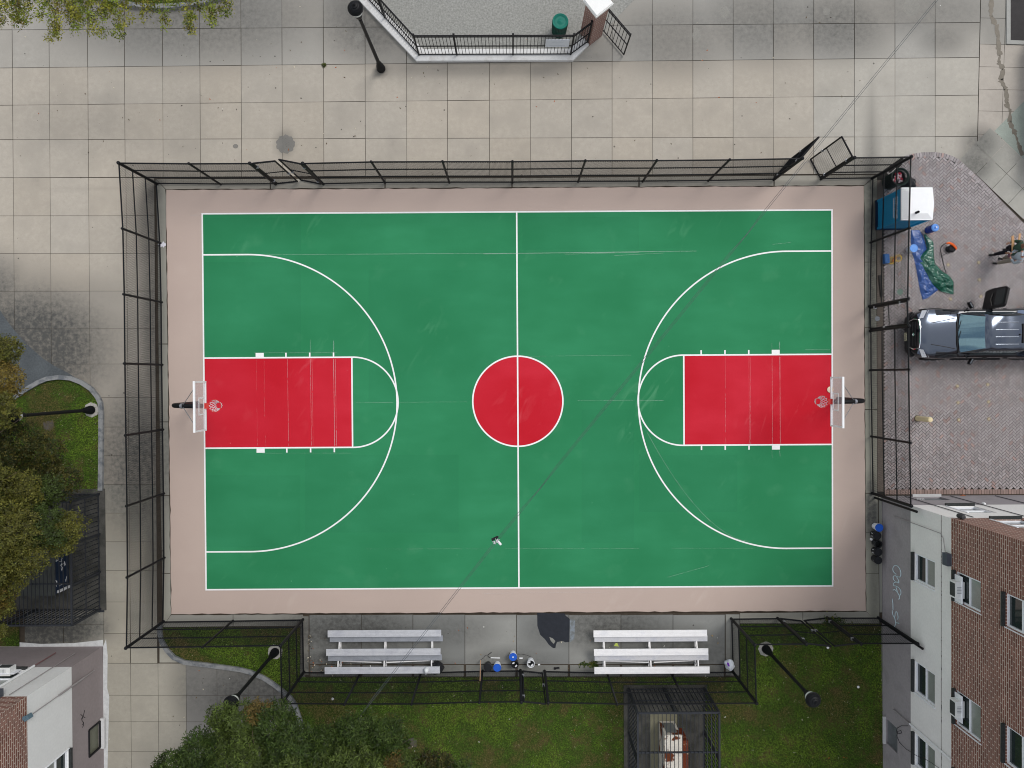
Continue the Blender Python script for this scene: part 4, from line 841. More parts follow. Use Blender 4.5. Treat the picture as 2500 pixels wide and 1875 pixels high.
# ================================================================== STREET LAMPS
def lamp(px, py, label, pad=True, h=5.05):
    p = G(px, py); t = thing('street_lamp', (p.x, p.y, 0), label, 'street lamp', 'black post lamps with round caps')
    if pad: b = MB(); b.lathe([(.30, 0), (.30, .035), (.27, .045)], (0, 0, 0), 8); b.build('footing', mat('lamp_footing', (.40, .38, .36), .9, 0, .1, 8), t)
    b = MB(); b.lathe([(.17, .04), (.17, .12), (.155, .14), (.15, .30), (.12, .36), (.10, .55), (.075, .62), (.062, .75), (.062, .78)], (0, 0, 0), 16); b.build('base', black, t, True)
    b = MB(); b.lathe([(.068, .75), (.056, 3.9), (.062, 3.93), (.062, 4.0), (.045, 4.02), (.045, 4.15)], (0, 0, 0), 12); b.build('pole', black, t, True)
    b = MB(); b.lathe([(.05, 4.10), (.09, 4.16), (.13, 4.30), (.135, 4.38), (.15, 4.40), (.15, 4.44)], (0, 0, 0), 18); b.build('collar', black, t, True)
    b = MB(); b.lathe([(.14, 4.44), (.185, 4.52), (.215, 4.66), (.22, 4.74)], (0, 0, 0), 20); b.build('globe', mat('milky_globe', (.72, .73, .72), .3, 0, .05, 6), t, True)
    b = MB(); b.lathe([(.225, 4.72), (.255, 4.735), (.255, 4.77), (.235, 4.78), (.22, 4.84), (.18, 4.885), (.165, 4.885), (.16, 4.91), (.12, 4.935), (.105, 4.935), (.10, 4.96), (.06, 4.98), (.05, 4.98), (.045, 5.01), (.02, h), (0, h + .01)], (0, 0, 0), 28); b.build('cap', black, t, True)
    t.scale = (1.04, 1.04, 1.035); return t
l0 = lamp(1869, 1583.5, 'black lamp post leaning over the lawn beside the bottom right fence corner')
for px, py, lab in ((672.5, 1590.7, 'black lamp post at the bottom left fence, its head by the leafy tree'), (224, 1000.7, 'black lamp post in the kerbed lawn, head hidden in the yellowing tree')):
    p = G(px, py); dup(l0, (p.x, p.y, 0), random.random(), lab)
p = G(931, 169); l3 = dup(l0, (p.x, p.y, 0), .3, 'black lamp post on the plaza beside the white playground wall')
for k in kids(l3):
    if k.name.startswith('footing'): bpy.data.objects.remove(k)
l3.scale = (1.04, 1.04, 1.075)
# ================================================================== HOOPS
def hoop(sx, label):
    """local frame: +x points to court centre, board plane at x=0"""
    bx = -11.27 if sx > 0 else None
    X = (-11.30 if sx > 0 else 11.75); t = thing('basketball_hoop', (X, cy, 0), label, 'basketball hoop', 'basketball hoops of the court', 0 if sx > 0 else pi)
    b = MB(); pth = [(-1.50, 0, 0), (-1.50, 0, 1.6), (-1.49, 0, 2.0), (-1.42, 0, 2.35), (-1.25, 0, 2.65), (-1.0, 0, 2.88), (-.7, 0, 3.02), (-.35, 0, 3.1), (-.04, 0, 3.12)]
    b.tube(pth, [.085] * len(pth), 14); b.build('pole', black, t, True)
    b = MB()
    for s_ in (1, -1): b.tube([(-.84, 0, 2.97), (-.05, s_ * .66, 3.80)], .013, 6)
    b.build('brace', galv, t, True)
    b = MB(); b.lathe([(.095, -.05), (.1, -.05), (.1, .05), (.095, .05)], (-.84, 0, 2.97), 14, axis=(.9, 0, .4)); b.build('clamp', galv, t, True)
    W2, za, zb = .915, 2.90, 3.96; b = MB()
    b.box((0, 0, zb - .03), (.07, 2 * W2, .06)); b.box((0, 0, za + .03), (.05, 2 * W2, .06))
    for s_ in (1, -1): b.box((0, s_ * (W2 - .03), (za + zb) / 2), (.05, .06, zb - za - .12))
    fr = b.build('backboard_frame', white, t)
    b = MB(); b.box((0, 0, (za + zb) / 2), (.012, 2 * W2 - .13, zb - za - .13)); b.build('glass', mat('clear_glass', (.62, .52, .56), .12, 0, .02, 2, alpha=.22), t)
    b = MB(); 
    for p, r in (((.012, -.3, 3.12), (.012, .3, 3.12)), ((.012, -.3, 3.55), (.012, .3, 3.55)), ((.012, -.3, 3.10), (.012, -.3, 3.57)), ((.012, .3, 3.10), (.012, .3, 3.57))): b.bar(p, r, .05, .05) if False else b.box(((p[0]), (p[1] + r[1]) / 2, (p[2] + r[2]) / 2), (.008, max(.05, abs(r[1] - p[1])), max(.05, abs(r[2] - p[2]))))
    b.build('target_square', white, t)
    org_ = mat('rim_red', (.55, .05, .045), .45, 0, .06, 9)
    b = MB(); cr_ = [(.385 + .2286 * cos(a * pi / 16), .2286 * sin(a * pi / 16), 3.05) for a in range(32)]; b.tube(cr_, .012, 6, closed=True)
    b.box((.08, 0, 3.02), (.16, .2, .03)); b.box((.02, 0, 3.0), (.03, .2, .18)); b.build('rim', org_, t, True)
    b = MB(); n = 12
    rings = [(.2286, 3.04), (.185, 2.93), (.15, 2.82), (.125, 2.71), (.115, 2.62)]
    for k in range(n):
        for sg in (1, -1):
            pts = [(.385 + r * cos(2 * pi * (k + sg * .5 * i) / n), r * sin(2 * pi * (k + sg * .5 * i) / n), z) for i, (r, z) in enumerate(rings)]
            b.tube(pts, .0095, 4)
    b.build('net', mat('net_cord', (.75, .70, .74), .8), t); return t
h1 = hoop(1, 'basketball hoop at the left end of the court'); 
h2 = dup(h1, (11.76, cyR + .01, 0), pi, 'basketball hoop at the right end of the court, near the black truck')
# ================================================================== BENCHES
def bench(px, label, m):
    p = G(px, 1560); t = thing('bleacher', (p.x, G(px, 1539, .43).y, 0), label, 'bleacher', 'aluminium three-row bleachers'); Lb = 4.57
    # local: x along the bench, y negative = backwards (down in the photo)
    def plank(nm, y, z, wd, dx=0, L_=Lb):
        b = MB(); prof = []; n = 5
        for i in range(n):
            a = -wd / 2 + wd * i / n; e = a + wd / n; prof += [(a + .004, z), (a + .010, z + .005), (e - .010, z + .005), (e - .004, z)]
        prof = [(-wd / 2, z - .035)] + [(-wd / 2, z)] + prof + [(wd / 2, z), (wd / 2, z - .035)]
        k = len(prof); vs = [(x, y + a, zz) for x in (-L_ / 2 + dx, L_ / 2 + dx) for a, zz in prof]
        b.add(vs, [(i, i + 1, k + i + 1, k + i) for i in range(k - 1)] + [(k - 1, 0, k, 2 * k - 1), tuple(range(k))[::-1], tuple(range(k, 2 * k))]); b.build(nm, mf if nm == 'foot_plank' else m, t)
    mf = alud2 if m is alud else aluf
    plank('seat_plank', -.13, .43, .27); plank('foot_plank', -.385, .30, .235, .05); plank('seat_plank', -.80, .66, .27, -.01); plank('foot_plank', -1.065, .53, .235, .03); plank('seat_plank', -1.44, .89, .27, -.02 )
    for x in (-1.85, 0, 1.9):
        b = MB(); b.bar((x, -.33, .03), (x, -1.6, .03), .05, .05); b.bar((x, -.2, .17), (x, -1.5, .60), .045, .045); b.bar((x, -.24, .03), (x, -.22, .38), .045, .045); b.bar((x, -.8, .03), (x, -.8, .60), .045, .045); b.bar((x, -1.45, .03), (x, -1.45, .84), .045, .045); b.build('support_frame', alu, t)
    b = MB(); b.bar((-1.8, -1.30, .25), (-.1, -1.22, .62), .04, .02); b.bar((1.8, -1.30, .25), (.1, -1.22, .62), .04, .02); b.build('cross_brace', alu, t); return t
bench(943, 'weathered grey aluminium bleacher, left of the paint buckets', alud)
bench(1583, 'clean bright aluminium bleacher, right of the tar patch', alu)
# ================================================================== BUCKETS and litter
blk = mat('black_plastic', (.018, .019, .022), .35, 0, .15, 12); blu = mat('blue_plastic', (.020, .10, .50), .35, 0, .1, 10); wht = mat('white_plastic', (.68, .70, .72), .4, 0, .06, 10)
lblu = mat('light_blue_plastic', (.12, .30, .72), .3, 0, .08, 10); liquid = mat('dark_paint', (.01, .012, .012), .2, 0, .1, 6)
def bucket(px, py, body, lid, label, extra=None, h=.37, r=.15, grp='paint buckets beside the court'):
    p = G(px, py, h); t = thing('bucket', (p.x, p.y, 0), label, 'bucket', grp)
    b = MB(); b.lathe([(r * .85, 0), (r * .85, .005), (r * .97, h * .8), (r * 1.06, h * .81), (r * 1.06, h * .84), (r * .99, h * .85), (r, h), (r * 1.03, h + .005)] + ([(r * .92, h), (r * .86, h * .55), (0, h * .55)] if lid is None else [(0, h)]), (0, 0, 0), 20); b.build('pail', body, t, True)
    if lid: b = MB(); b.lathe([(r * 1.06, h - .02), (r * 1.08, h + .004), (r * 1.06, h + .016), (r * .95, h + .016), (r * .93, h + .008), (r * .3, h + .008), (.0, h + .011)], (0, 0, 0), 20); b.build('lid', lid, t, True)
    else: b = MB(); b.lathe([(r * .86, h * .56), (0, h * .565)], (0, 0, 0), 16); b.build('paint', liquid, t)
    if extra == 'label': b = MB(); b.add([((r * 1.0) * cos(a) * k, (r * 1.0) * sin(a) * k, z) for a, z, k in ((2.6, .1, .94), (3.6, .1, .94), (3.6, .26, .985), (2.6, .26, .985))], [(0, 1, 2, 3)]); b.build('sticker', white, t)
    if extra == 'spot': b = MB(); b.lathe([(.03, h + .009), (.03, h + .016), (0, h + .018)], (0, 0, 0), 10); b.build('cap', white, t)
    if extra == 'brushes':
        b = MB(); b.box((-.06, .05, h * .8), (.09, .05, .06), .5); b.box((.05, -.07, h * .8), (.09, .05, .06), .8); b.build('brush_block', white, t)
    b = MB(); b.tube([(r * 1.05 * cos(a), r * 1.05 * sin(a), h * .8 - abs(sin(a)) * .12 * (1 if sin(a) < 0 else -.0)) for a in [pi + i * pi / 10 for i in range(11)]], .004, 4); b.build('handle', galv, t)
    return t
bucket(1191, 1630, blk, blk, 'black lidded bucket, leftmost of the group at the fence gate')
bucket(1214, 1630, wht, blu, 'white bucket with blue lid between the black bucket and the open tray bucket')
bucket(1252.6, 1604, wht, blu, 'white bucket with blue lid and white centre spot, furthest from the fence', 'spot')
bucket(1257, 1623, blk, None, 'open black bucket holding two white brush blocks', 'brushes')
bucket(1296, 1621, wht, None, 'open white bucket half full of dark paint, rightmost of the gate group', 'brushes')
G2 = 'buckets in a row at the foot of the grey wall'
bucket(2146.5, 1288.5, wht, blu, 'white bucket with bright blue lid, first of the row at the wall', grp=G2)
bucket(2142, 1308, blk, blk, 'black bucket with white sticker directly below the blue-lidded one', 'label', grp=G2)
bucket(2145.5, 1329, blk, None, 'open black bucket in the middle of the wall row', grp=G2)
bucket(2144.5, 1348, blk, blk, 'black bucket with white sticker, second from the bottom of the row', 'label', grp=G2)
bucket(2144, 1368, blk, blk, 'plain black bucket, lowest of the wall row', grp=G2)
bucket(2231, 606, wht, lblu, 'white bucket with pale blue lid standing on the blue tarpaulin', grp='buckets on the brick paving')
p = G(2284, 555.5, .55); t = thing('water_jug', (p.x, p.y, 0), 'tall translucent blue water jug beside the portable toilet', 'water jug')
b = MB(); b.lathe([(.14, 0), (.15, .02), (.15, .15), (.135, .17), (.15, .19), (.15, .33), (.135, .35), (.15, .37), (.15, .48), (.12, .53)], (0, 0, 0), 20); b.build('body', mat('navy_plastic', (.02, .045, .22), .2, 0, .3, 6), t, True)
b = MB(); b.lathe([(.145, .50), (.15, .53), (.11, .56), (.10, .55), (.04, .55), (.035, .62), (0, .62)], (0, 0, 0), 20); b.build('top', lblu, t, True)
b = MB(); b.lathe([(.03, .62), (.03, .64), (0, .645)], (0, 0, 0), 8); b.build('stopper', white, t)
def litter(name, parts, label, cat, group=None):
    """parts: (px,py,z,size,rz,material)"""
    p = G(parts[0][0], parts[0][1]); o = (p.x, p.y, 0); byM = {}
    for px, py, z, sz, rz, m in parts: byM.setdefault(m.name, (m, MB(o)))[1].box(G(px, py, z), sz, rz)
    if len(byM) == 1: return tag(list(byM.values())[0][1].build(name, parts[0][5]), label, cat, group)
    t = thing(name, o, label, cat, group)
    for k, (m, b) in byM.items(): b.build('piece', m, t)
    return t
wood = mat('pale_wood', (.50, .30, .19), .6, 0, .15, 12)
a, c = G(1173, 1612, .05), G(1172, 1662, 1.35); b = MB(a); b.tube([a, a.lerp(c, .5), c], .017, 6); tag(b.build('broom_pole', wood, None, True), 'wooden pole leaning on the fence behind the buckets', 'pole')
a, c = G(1198, 1606, .02), G(1221, 1606.5, .02); t = thing('paint_roller', tuple(a), 'white paint roller lying left of the blue-spotted bucket', 'paint roller')
b = MB(a); b.tube([a, c], .02, 8); b.build('sleeve', white, t, True); b = MB(a); b.tube([a, G(1191, 1602, .02), G(1192, 1598, .02), G(1200, 1592, .02)], .006, 5); b.build('wire_handle', blackm, t)
a, c = G(1268, 1607, .02), G(1276, 1607, .02); b = MB(a); b.tube([a, c], .03, 8); tag(b.build('paint_roller', white, None, True), 'short white roller sleeve right of the blue-spotted bucket', 'paint roller')
b = MB(G(1315, 1622)); b.box(G(1316, 1622.5, .02), (.09, .05, .04), .1); tag(b.build('sponge', white), 'small white sponge lying right of the open white bucket', 'sponge')
b = MB(G(1360, 1631)); b.box(G(1360, 1631, .03), (.20, .06, .05), .12); b.box(G(1354.5, 1632, .03), (.05, .09, .05), .2); tag(b.build('black_brush', blackm), 'small black brush lying in front of the fence by the gate', 'brush')
a = G(1196, 1600, .02); b = MB(a); b.tube([G(x, y, .015) for x, y in ((1172, 1612), (1181, 1606), (1185, 1600), (1192, 1599), (1200, 1593))] , .007, 5); b.tube([G(x, y, .015) for x, y in ((1191, 1599), (1192, 1604), (1197, 1606))], .006, 5); tag(b.build('cable', blackm), 'thin black cable lying on the concrete behind the roller', 'cable')
a = G(1262, 1597, .02); b = MB(a); b.tube([G(x, y, .015) for x, y in ((1262, 1597), (1275, 1597), (1288, 1600), (1298, 1605))], .006, 5); tag(b.build('cable', blackm), 'thin curved cable between the blue-spotted and the open white bucket', 'cable')
def blob(name, px, py, z, r, m, label, cat, seed=1, sq=.7, parent=None, crump=.35, org=None):
    c = G(px, py, z); import bmesh; bm = bmesh.new(); bmesh.ops.create_icosphere(bm, subdivisions=4, radius=1)
    for v in bm.verts:
        n = v.co.normalized(); k = 1 + crump * noise.noise(n * 1.6 + Vector((seed, 0, 0))) + crump * .45 * abs(noise.noise(n * 5 + Vector((0, seed, 0)))); v.co = Vector((n.x * r[0], n.y * r[1], max(-sq * r[2], n.z * r[2]))) * k
    me = bpy.data.meshes.new(name); bm.to_mesh(me); bm.free(); me.materials.append(m); me.shade_smooth(); o = bpy.data.objects.new(name, me); COL.objects.link(o); o.location = c
    return tag(o, label, cat) if label else o
bagb = mat('black_bag', (.016, .017, .02), .18, 0, .2, 10, bump=.8, bscale=14)
blob('trash_bag', 1067, 1630, .30, (.27, .24, .25), bagb, 'black rubbish bag on the end of the left bleacher', 'bag', 3)
blob('trash_bag', 2219, 451, .22, (.24, .30, .25), bagb, 'black rubbish bag wedged between the full trash can and the portable toilet', 'bag', 5)
t = thing('plastic_bag', tuple(G(1780, 1626)), 'white plastic bag with purple print hanging at the fence corner', 'bag'); o = blob('bag', 1781, 1623, .30, (.17, .20, .22), mat('white_bag', (.66, .70, .76), .4, 0, .1, 9, bump=.5, bscale=12), None, None, 8); o.location = o.location - t.location; o.parent = t
b = MB(t.location); b.add([G(x, y, .56) for x, y in ((1774, 1617), (1779, 1618), (1782, 1627), (1777, 1627))], [(0, 3, 2, 1)]); b.build('print', mat('purple_print', (.15, .03, .38), .5), t)
p = G(1041.7, 1634, .92); t = thing('jug', (p.x, p.y, .90), 'white plastic jug standing on the end of the left bleacher', 'jug'); b = MB(); b.lathe([(.085, 0), (.09, .02), (.09, .18), (.05, .25), (.03, .26), (.03, .29), (0, .29)], (0, 0, 0), 14); b.build('body', wht, t, True); b = MB(); b.tube([(.0, -.05, .24), (-.01, -.13, .2), (-.02, -.16, .1)], .014, 6); b.build('handle', wht, t)
b = MB(G(1505, 1575)); b.add([G(x, y, .32) for x, y in ((1499, 1577), (1502, 1571), (1507, 1569.5), (1511, 1578.5))], [(0, 3, 2, 1)]); tag(b.build('paper', mat('yellow_green_paper', (.42, .50, .10), .7)), 'yellow-green scrap of paper on the clean bleacher', 'paper')
b = MB(G(2140, 1317)); b.lathe([(.0, 0), (.05, 0), (.05, .06), (0, .06)], G(2126, 1316), 10); tag(b.build('cup', white), 'small white cup on the kerb beside the sticker bucket', 'cup')
b = MB(G(2024, 950)); b.lathe([(0, .02), (.12, .02), (.13, .05), (.05, .09), (0, .10)], G(2026, 951), 12); tag(b.build('hat', mat('cream_cloth', (.75, .62, .45), .8), None, True), 'cream disc-shaped object on the baseline next to the right hoop', 'hat')
# trash cans
def can(px, py, label, m, open_=True, h=.9, r=.30):
    p = G(px, py, h); t = thing('trash_can', (p.x, p.y, 0), label, 'trash can', 'green slatted trash cans')
    b = MB()
    for k in range(30):
        a = 2 * pi * k / 30; b.bar((r * .9 * cos(a), r * .9 * sin(a), .03), (r * cos(a), r * sin(a), h - .03), .045, .014)
    b.build('slats', m, t); b = MB()
    for z, rr in ((.04, r * .92), (h * .5, r * .97)): b.tube([(rr * cos(a * pi / 12), rr * sin(a * pi / 12), z) for a in range(24)], .014, 5, closed=True)
    b.build('hoops', m, t); b = MB(); b.lathe([(r * .86, .05), (r * .90, h * .9), (r * .84, h * .9), (r * .8, .4), (0, .4)], (0, 0, 0), 24); b.build('liner', blackm, t, True)
    if open_:
        b = MB(); b.lathe([(r, h - .03), (r * 1.1, h - .01), (r * 1.18, h + .05), (r * 1.14, h + .05), (r * .98, h - .0)], (0, 0, 0), 28, cap=False); b.build('flared_rim', m, t, True)
        rr = random.Random(4); b1 = MB(); b2 = MB(); b3 = MB()
        for k in range(34):
            a = rr.random() * 6.3; q_ = rr.random() ** .6 * r * .68; bb = rr.choice((b1, b1, b2, b3)); bb.box((q_ * cos(a) - .03, q_ * sin(a), h - .12 + rr.random() * .1), (rr.uniform(.04, .14), rr.uniform(.03, .07), .03), rr.random() * 3, rr.uniform(-.6, .6), rr.uniform(-.6, .6))
        b1.build('litter', mat('pink_white_litter', (.62, .50, .53), .5), t); b2.build('litter', mat('red_litter', (.45, .02, .05), .5), t); b3.build('litter', mat('grey_litter', (.20, .22, .25), .4), t)
    else:
        b = MB(); b.lathe([(r * 1.02, h - .03), (r * 1.06, h), (r * 1.0, h + .03), (r * .9, h + .02), (r * .74, h - .02), (r * .72, h - .10), (r * .66, h - .06), (0, h + .02)], (0, 0, 0), 28); b.build('domed_top', mat('teal_plastic', (.012, .16, .12), .35, 0, .15, 6), t, True)
    return t
can(1368, 52, 'green trash can with domed top inside the playground, behind the sign', mat('green_enamel', (.010, .075, .055), .4, 0, .2, 10), False)
can(2197, 432, 'overflowing dark green trash can with red and white litter, right fence corner', mat('dark_green_enamel', (.010, .026, .020), .45, 0, .25, 10))
# ================================================================== PORTABLE TOILET
pa = G(2202, 459, 2.12); pb = G(2278, 534.6, 2.12); X0, X1, Y0, Y1 = pa.x + .02, pb.x, pb.y, pa.y
t = thing('portable_toilet', ((X0 + X1) / 2, (Y0 + Y1) / 2, 0), 'blue portable toilet with white roof behind the right fence', 'portable toilet'); og = t.location.copy()
tb = mat('blue_toilet_plastic', (.008, .26, .50), .5, 0, .1, 5); wtoi = mat('white_toilet_roof', (.80, .81, .82), .4, 0, .03, 5)
b = MB(og); b.box(((X0 + X1) / 2, (Y0 + Y1) / 2, .06), (X1 - X0 + .04, Y1 - Y0 + .04, .12)); b.build('skid', mat('navy_skid', (.005, .02, .06), .5), t)
b = MB(og); b.box(((X0 + X1) / 2, (Y0 + Y1) / 2, 1.05), (X1 - X0 - .06, Y1 - Y0 - .06, 1.88))
for x in (X0 + .04, X1 - .04):
    for y in (Y0 + .04, Y1 - .04): b.box((x, y, 1.05), (.09, .09, 1.9))
for k in (.3, .5, .7): b.box((X0 + (X1 - X0) * k, Y0 + .024, 1.2), (.05, .02, 1.4))
b.build('walls', tb, t)
b = MB(og); b.prism([(X0 - .02, Y0 - .03), (X1, Y0 - .03), (X1 + .06, (Y0 + Y1) / 2), (X1, Y1 + .03), (X0 - .02, Y1 + .03)], 2.02, 2.09)
b.add([(X0, Y0, 2.09), (X1 - .01, Y0, 2.09), (X1 + .03, (Y0 + Y1) / 2, 2.09), (X1 - .01, Y1, 2.09), (X0, Y1, 2.09), (X0 + .25, Y0 + .2, 2.20), (X1 - .25, Y0 + .2, 2.20), (X1 - .25, Y1 - .2, 2.20), (X0 + .25, Y1 - .2, 2.20)], [(0, 1, 6, 5), (1, 2, 7, 6), (2, 3, 7), (3, 4, 8, 7), (4, 0, 5, 8), (5, 6, 7, 8)]); b.build('roof', wtoi, t)
vp = G(2240, 518, 2.3); b = MB(og); b.lathe([(.045, 0), (.045, .26), (.035, .26), (.035, .1)], (vp.x, vp.y, 2.12), 12, cap=False); b.build('vent_pipe', blackm, t, True)
b = MB(og); rr = random.Random(2)   # raised lettering band on the wall facing the court, too small to read
y = Y1 - .22
while y > Y0 + .18:
    wl = rr.uniform(.05, .075)
    for (dy, dz, sy, sz) in ((0, 0, .02, .17), (wl * .5, rr.choice((.07, -.07, 0)), wl * .8, .028), (wl * .8, 0, .018, rr.choice((.17, .09)))): b.box((X0 + .016, y - dy, 1.62 + dz), (.03, sy, sz))
    y -= wl + .022
y = Y1 - .25
while y > Y0 + .2: b.box((X0 + .018, y, 1.42), (.026, .03, .045)); y -= .045
b.build('lettering', mat('toilet_lettering', (.80, .78, .84), .5), t)
# ================================================================== TARPS
def crease(q_):
    wq = q_ * 1.5 + Vector((noise.noise(q_ * .9) * .7, noise.noise(q_ * .9 + Vector((5, 5, 5))) * .7, 0)); d = noise.voronoi(wq)[0]; d2 = noise.voronoi(wq * 2.3)[0]
    return (d[1] - d[0]) * .9 + (d2[1] - d2[0]) * .35
def tarp(name, edgeL, edgeR, m, label, z0=.03, amp=.10, seed=0, nu=44, nv=110):
    """drape between two pixel polylines, crumpled"""
    def samp(pl, s_):
        k = s_ * (len(pl) - 1); i = min(int(k), len(pl) - 2); f = k - i; return pl[i][0] * (1 - f) + pl[i + 1][0] * f, pl[i][1] * (1 - f) + pl[i + 1][1] * f
    vs = []; 
    for j in range(nv + 1):
        a = samp(edgeL, j / nv); c = samp(edgeR, j / nv)
        for i in range(nu + 1):
            s_ = i / nu; px = a[0] * (1 - s_) + c[0] * s_; py = a[1] * (1 - s_) + c[1] * s_; p = G(px, py)
            e = min(1, 5 * min(s_, 1 - s_), 6 * min(j / nv, 1 - j / nv) + .15)
            q_ = Vector((p.x * 1.7 + seed, p.y * 1.7, 0)); rdg = 1 - abs(noise.noise(q_ + Vector((noise.noise(q_ * 1.3) * .8, noise.noise(q_ * 1.3 + Vector((9, 9, 9))) * .8, 0)))) * 2.2
            rd2 = 1 - abs(noise.noise(q_ * 2.3 + Vector((4, 2, seed)))) * 2.6
            vs.append((p.x, p.y, z0 + e * max(0, amp * .5 * (rdg * .85 + .15) + amp * .95 * crease(q_))))
    b = MB(vs[0]); n = nu + 1; b.add(vs, [(j * n + i, (j + 1) * n + i, (j + 1) * n + i + 1, j * n + i + 1) for j in range(nv) for i in range(nu)]); o = b.build(name, m, None, True); return tag(o, label, 'tarpaulin')
btm = mat('blue_tarp', (.026, .075, .25), .34, 0, .25, 5, spec=.5); gtm = mat('green_tarp', (.014, .095, .062), .26, 0, .25, 5, spec=.6)
tarp('tarpaulin', [(2224, 562), (2223, 590), (2225, 615), (2231, 632), (2236, 655), (2242, 690), (2246, 712), (2252, 732)], [(2244, 562), (2253, 575), (2262, 608), (2252, 622), (2258, 660), (2275, 690), (2290, 708), (2264, 728)], btm, 'crumpled blue tarpaulin on the brick paving, beside the green one', .02, .12, 1)
tarp('tarpaulin', [(2254, 573), (2258, 590), (2262, 608), (2240, 632), (2248, 655), (2262, 668), (2270, 690), (2296, 712), (2318, 718)], [(2258, 573), (2277, 592), (2278, 606), (2279, 630), (2282, 645), (2296, 660), (2318, 675), (2327, 690), (2326, 719)], gtm, 'crumpled green tarpaulin on the brick paving, lying over the blue one', .05, .17, 4)
q_ = G(2351, 1212.5, .06); blob('rubble', 2351, 1212.5, .05, (.13, .07, .07), mat('orange_brown_lump', (.30, .10, .04), .7, 0, .5, 14), 'small orange-brown lump on the brick edge beside the building', 'debris', 6, .7, None, .6)
a = G(2148, 672, .04); b = MB(a); b.bar(a, G(2153, 724, .04), .10, .05); tag(b.build('plank', mat('weathered_plank', (.035, .032, .030), .9, 0, .3, 7)), 'dark weathered plank lying behind the right fence above the single gate', 'plank')
q = MB(); c_ = G(397, 597); q.sheet([(c_.x + .13 * (1 + .5 * sin(k * 2.3)) * cos(k * pi / 9), c_.y + .10 * (1 + .4 * cos(k * 3.1)) * sin(k * pi / 9)) for k in range(18)], .0065); struct(q.build('paint_splash', mat('splashed_white', (.62, .61, .66), .7)))
# tools
t = thing('string_trimmer', tuple(G(2310, 620)), 'orange and black trimmer with a long shaft lying beside the green tarpaulin', 'garden tool'); og = t.location.copy()
o = blob('motor', 2321, 608, .12, (.17, .14, .12), blackm, None, None, 2, parent=t); o.location -= t.location; o.parent = t
b = MB(og); b.tube([G(x, y, .24) for x, y in ((2311, 594), (2318, 593), (2326, 597), (2333, 604), (2335, 609))], [.03, .05, .05, .045, .03], 8); b.build('cowl', mat('orange_plastic', (.75, .12, .02), .4), t, True)
b = MB(og); b.tube([G(x, y, .12) for x, y in ((2309, 594), (2299, 600), (2296, 611), (2301, 635), (2306, 655), (2310, 667))], .017, 7); b.tube([G(2296, 611, .13), G(2293, 622, .1), G(2303, 632, .1)], .008, 5); b.tube([G(2300, 624, .12), G(2312, 618, .2)], .012, 5); b.build('shaft', blackm, t, True)
t = thing('cord_reel', tuple(G(2180, 632)), 'yellow cable coil with an orange handle beside a blue box, seen through the fence', 'cable reel'); og = t.location.copy()
b = MB(og)
for cx_, cy_, r in ((2176, 636, 9), (2193, 630, 8.5), (2181, 634, 7), (2194, 631, 6.5), (2178, 638, 6)):
    b.tube([G(cx_ + r * cos(a * pi / 10), cy_ + r * .95 * sin(a * pi / 10), .05 + .02 * sin(a)) for a in range(20)], .011, 5, closed=True)
b.build('coil', mat('yellow_cable', (.72, .50, .06), .5), t, True)
b = MB(og); b.box(G(2183, 633, .08), (.22, .06, .07), .9); b.build('handle', mat('orange_brown', (.45, .14, .03), .5), t)
b = MB(G(2163, 632)); b.box(G(2163, 632, .10), (.20, .38, .2), .05); b.box(G(2165, 632, .205), (.12, .3, .012), .05); tag(b.build('tool_box', mat('blue_box', (.02, .11, .32), .4, 0, .2, 9)), 'blue box beside the yellow cable coil, behind the right fence', 'box')
# bollard, paving caps, manhole
p = G(2239.5, 1021.5); t = thing('bollard', (p.x, p.y, 0), 'cream painted round bollard on the brick paving', 'bollard'); crm = mat('cream_paint', (.70, .60, .36), .5, 0, .1, 9)
b = MB(); b.lathe([(.105, .03), (.105, .70), (.108, .72), (.105, .74), (.105, .95), (.09, .985), (0, 1.0)], (0, 0, 0), 20); b.build('post', crm, t, True); b = MB(); b.lathe([(.13, 0), (.13, .03), (.11, .03)], (0, 0, 0), 20); b.build('base_ring', mat('dark_ring', (.12, .10, .06), .7), t)
for i, (px, py, lab) in enumerate(((2314.4, 646.7, 'beside the trimmer shaft'), (2389, 641, 'left of the two people'), (2390.6, 683, 'above the open truck door, nearer the people'), (2394.6, 724, 'just left of the open truck door'), (2320, 730, 'below the green tarpaulin'), (2337, 942.6, 'below the truck, nearer the court'), (2411, 939, 'below the truck, nearer the photo edge'), (2339, 983, 'in the white-topped pair right of the hoop'), (2413, 981, 'at the right end of the middle pair'), (2340.5, 1025, 'level with the bollard'), (2413.8, 1022.8, 'level with the bollard, near the right edge'))):
    p = G(px, py); 
    if i == 0:
        t0 = thing('ground_cap', (p.x, p.y, 0), 'small round cap set in the brick paving ' + lab, 'ground cap', 'round caps set in the brick paving')
        b = MB(); b.lathe([(.075, .0), (.075, .018), (.055, .02)], (0, 0, 0), 16); b.build('ring', mat('bronze_ring', (.17, .12, .07), .6), t0); b = MB(); b.lathe([(.052, .019), (.05, .026), (0, .028)], (0, 0, 0), 14); b.build('lens', mat('cream_lens', (.50, .44, .30), .5), t0)
    else: dup(t0, (p.x, p.y, 0), 0, 'small round cap set in the brick paving ' + lab)
p = G(2141.7, 778); b = MB((p.x, p.y, 0)); b.lathe([(.10, .0), (.10, .016), (.085, .02), (.08, .014), (0, .014)], (p.x, p.y, 0), 18); tag(b.build('drain_cover', mat('drain_iron', (.20, .22, .25), .6, .3)), 'round metal drain cover in the kerb at the single gate', 'drain cover')
p = G(2197, 713); b = MB((p.x, p.y, 0)); b.lathe([(.12, .0), (.12, .02), (0, .02)], (p.x, p.y, 0), 16); tag(b.build('valve_cover', mat('greenish_iron', (.14, .22, .18), .6)), 'greenish valve cover behind the right fence above the gate', 'valve cover')
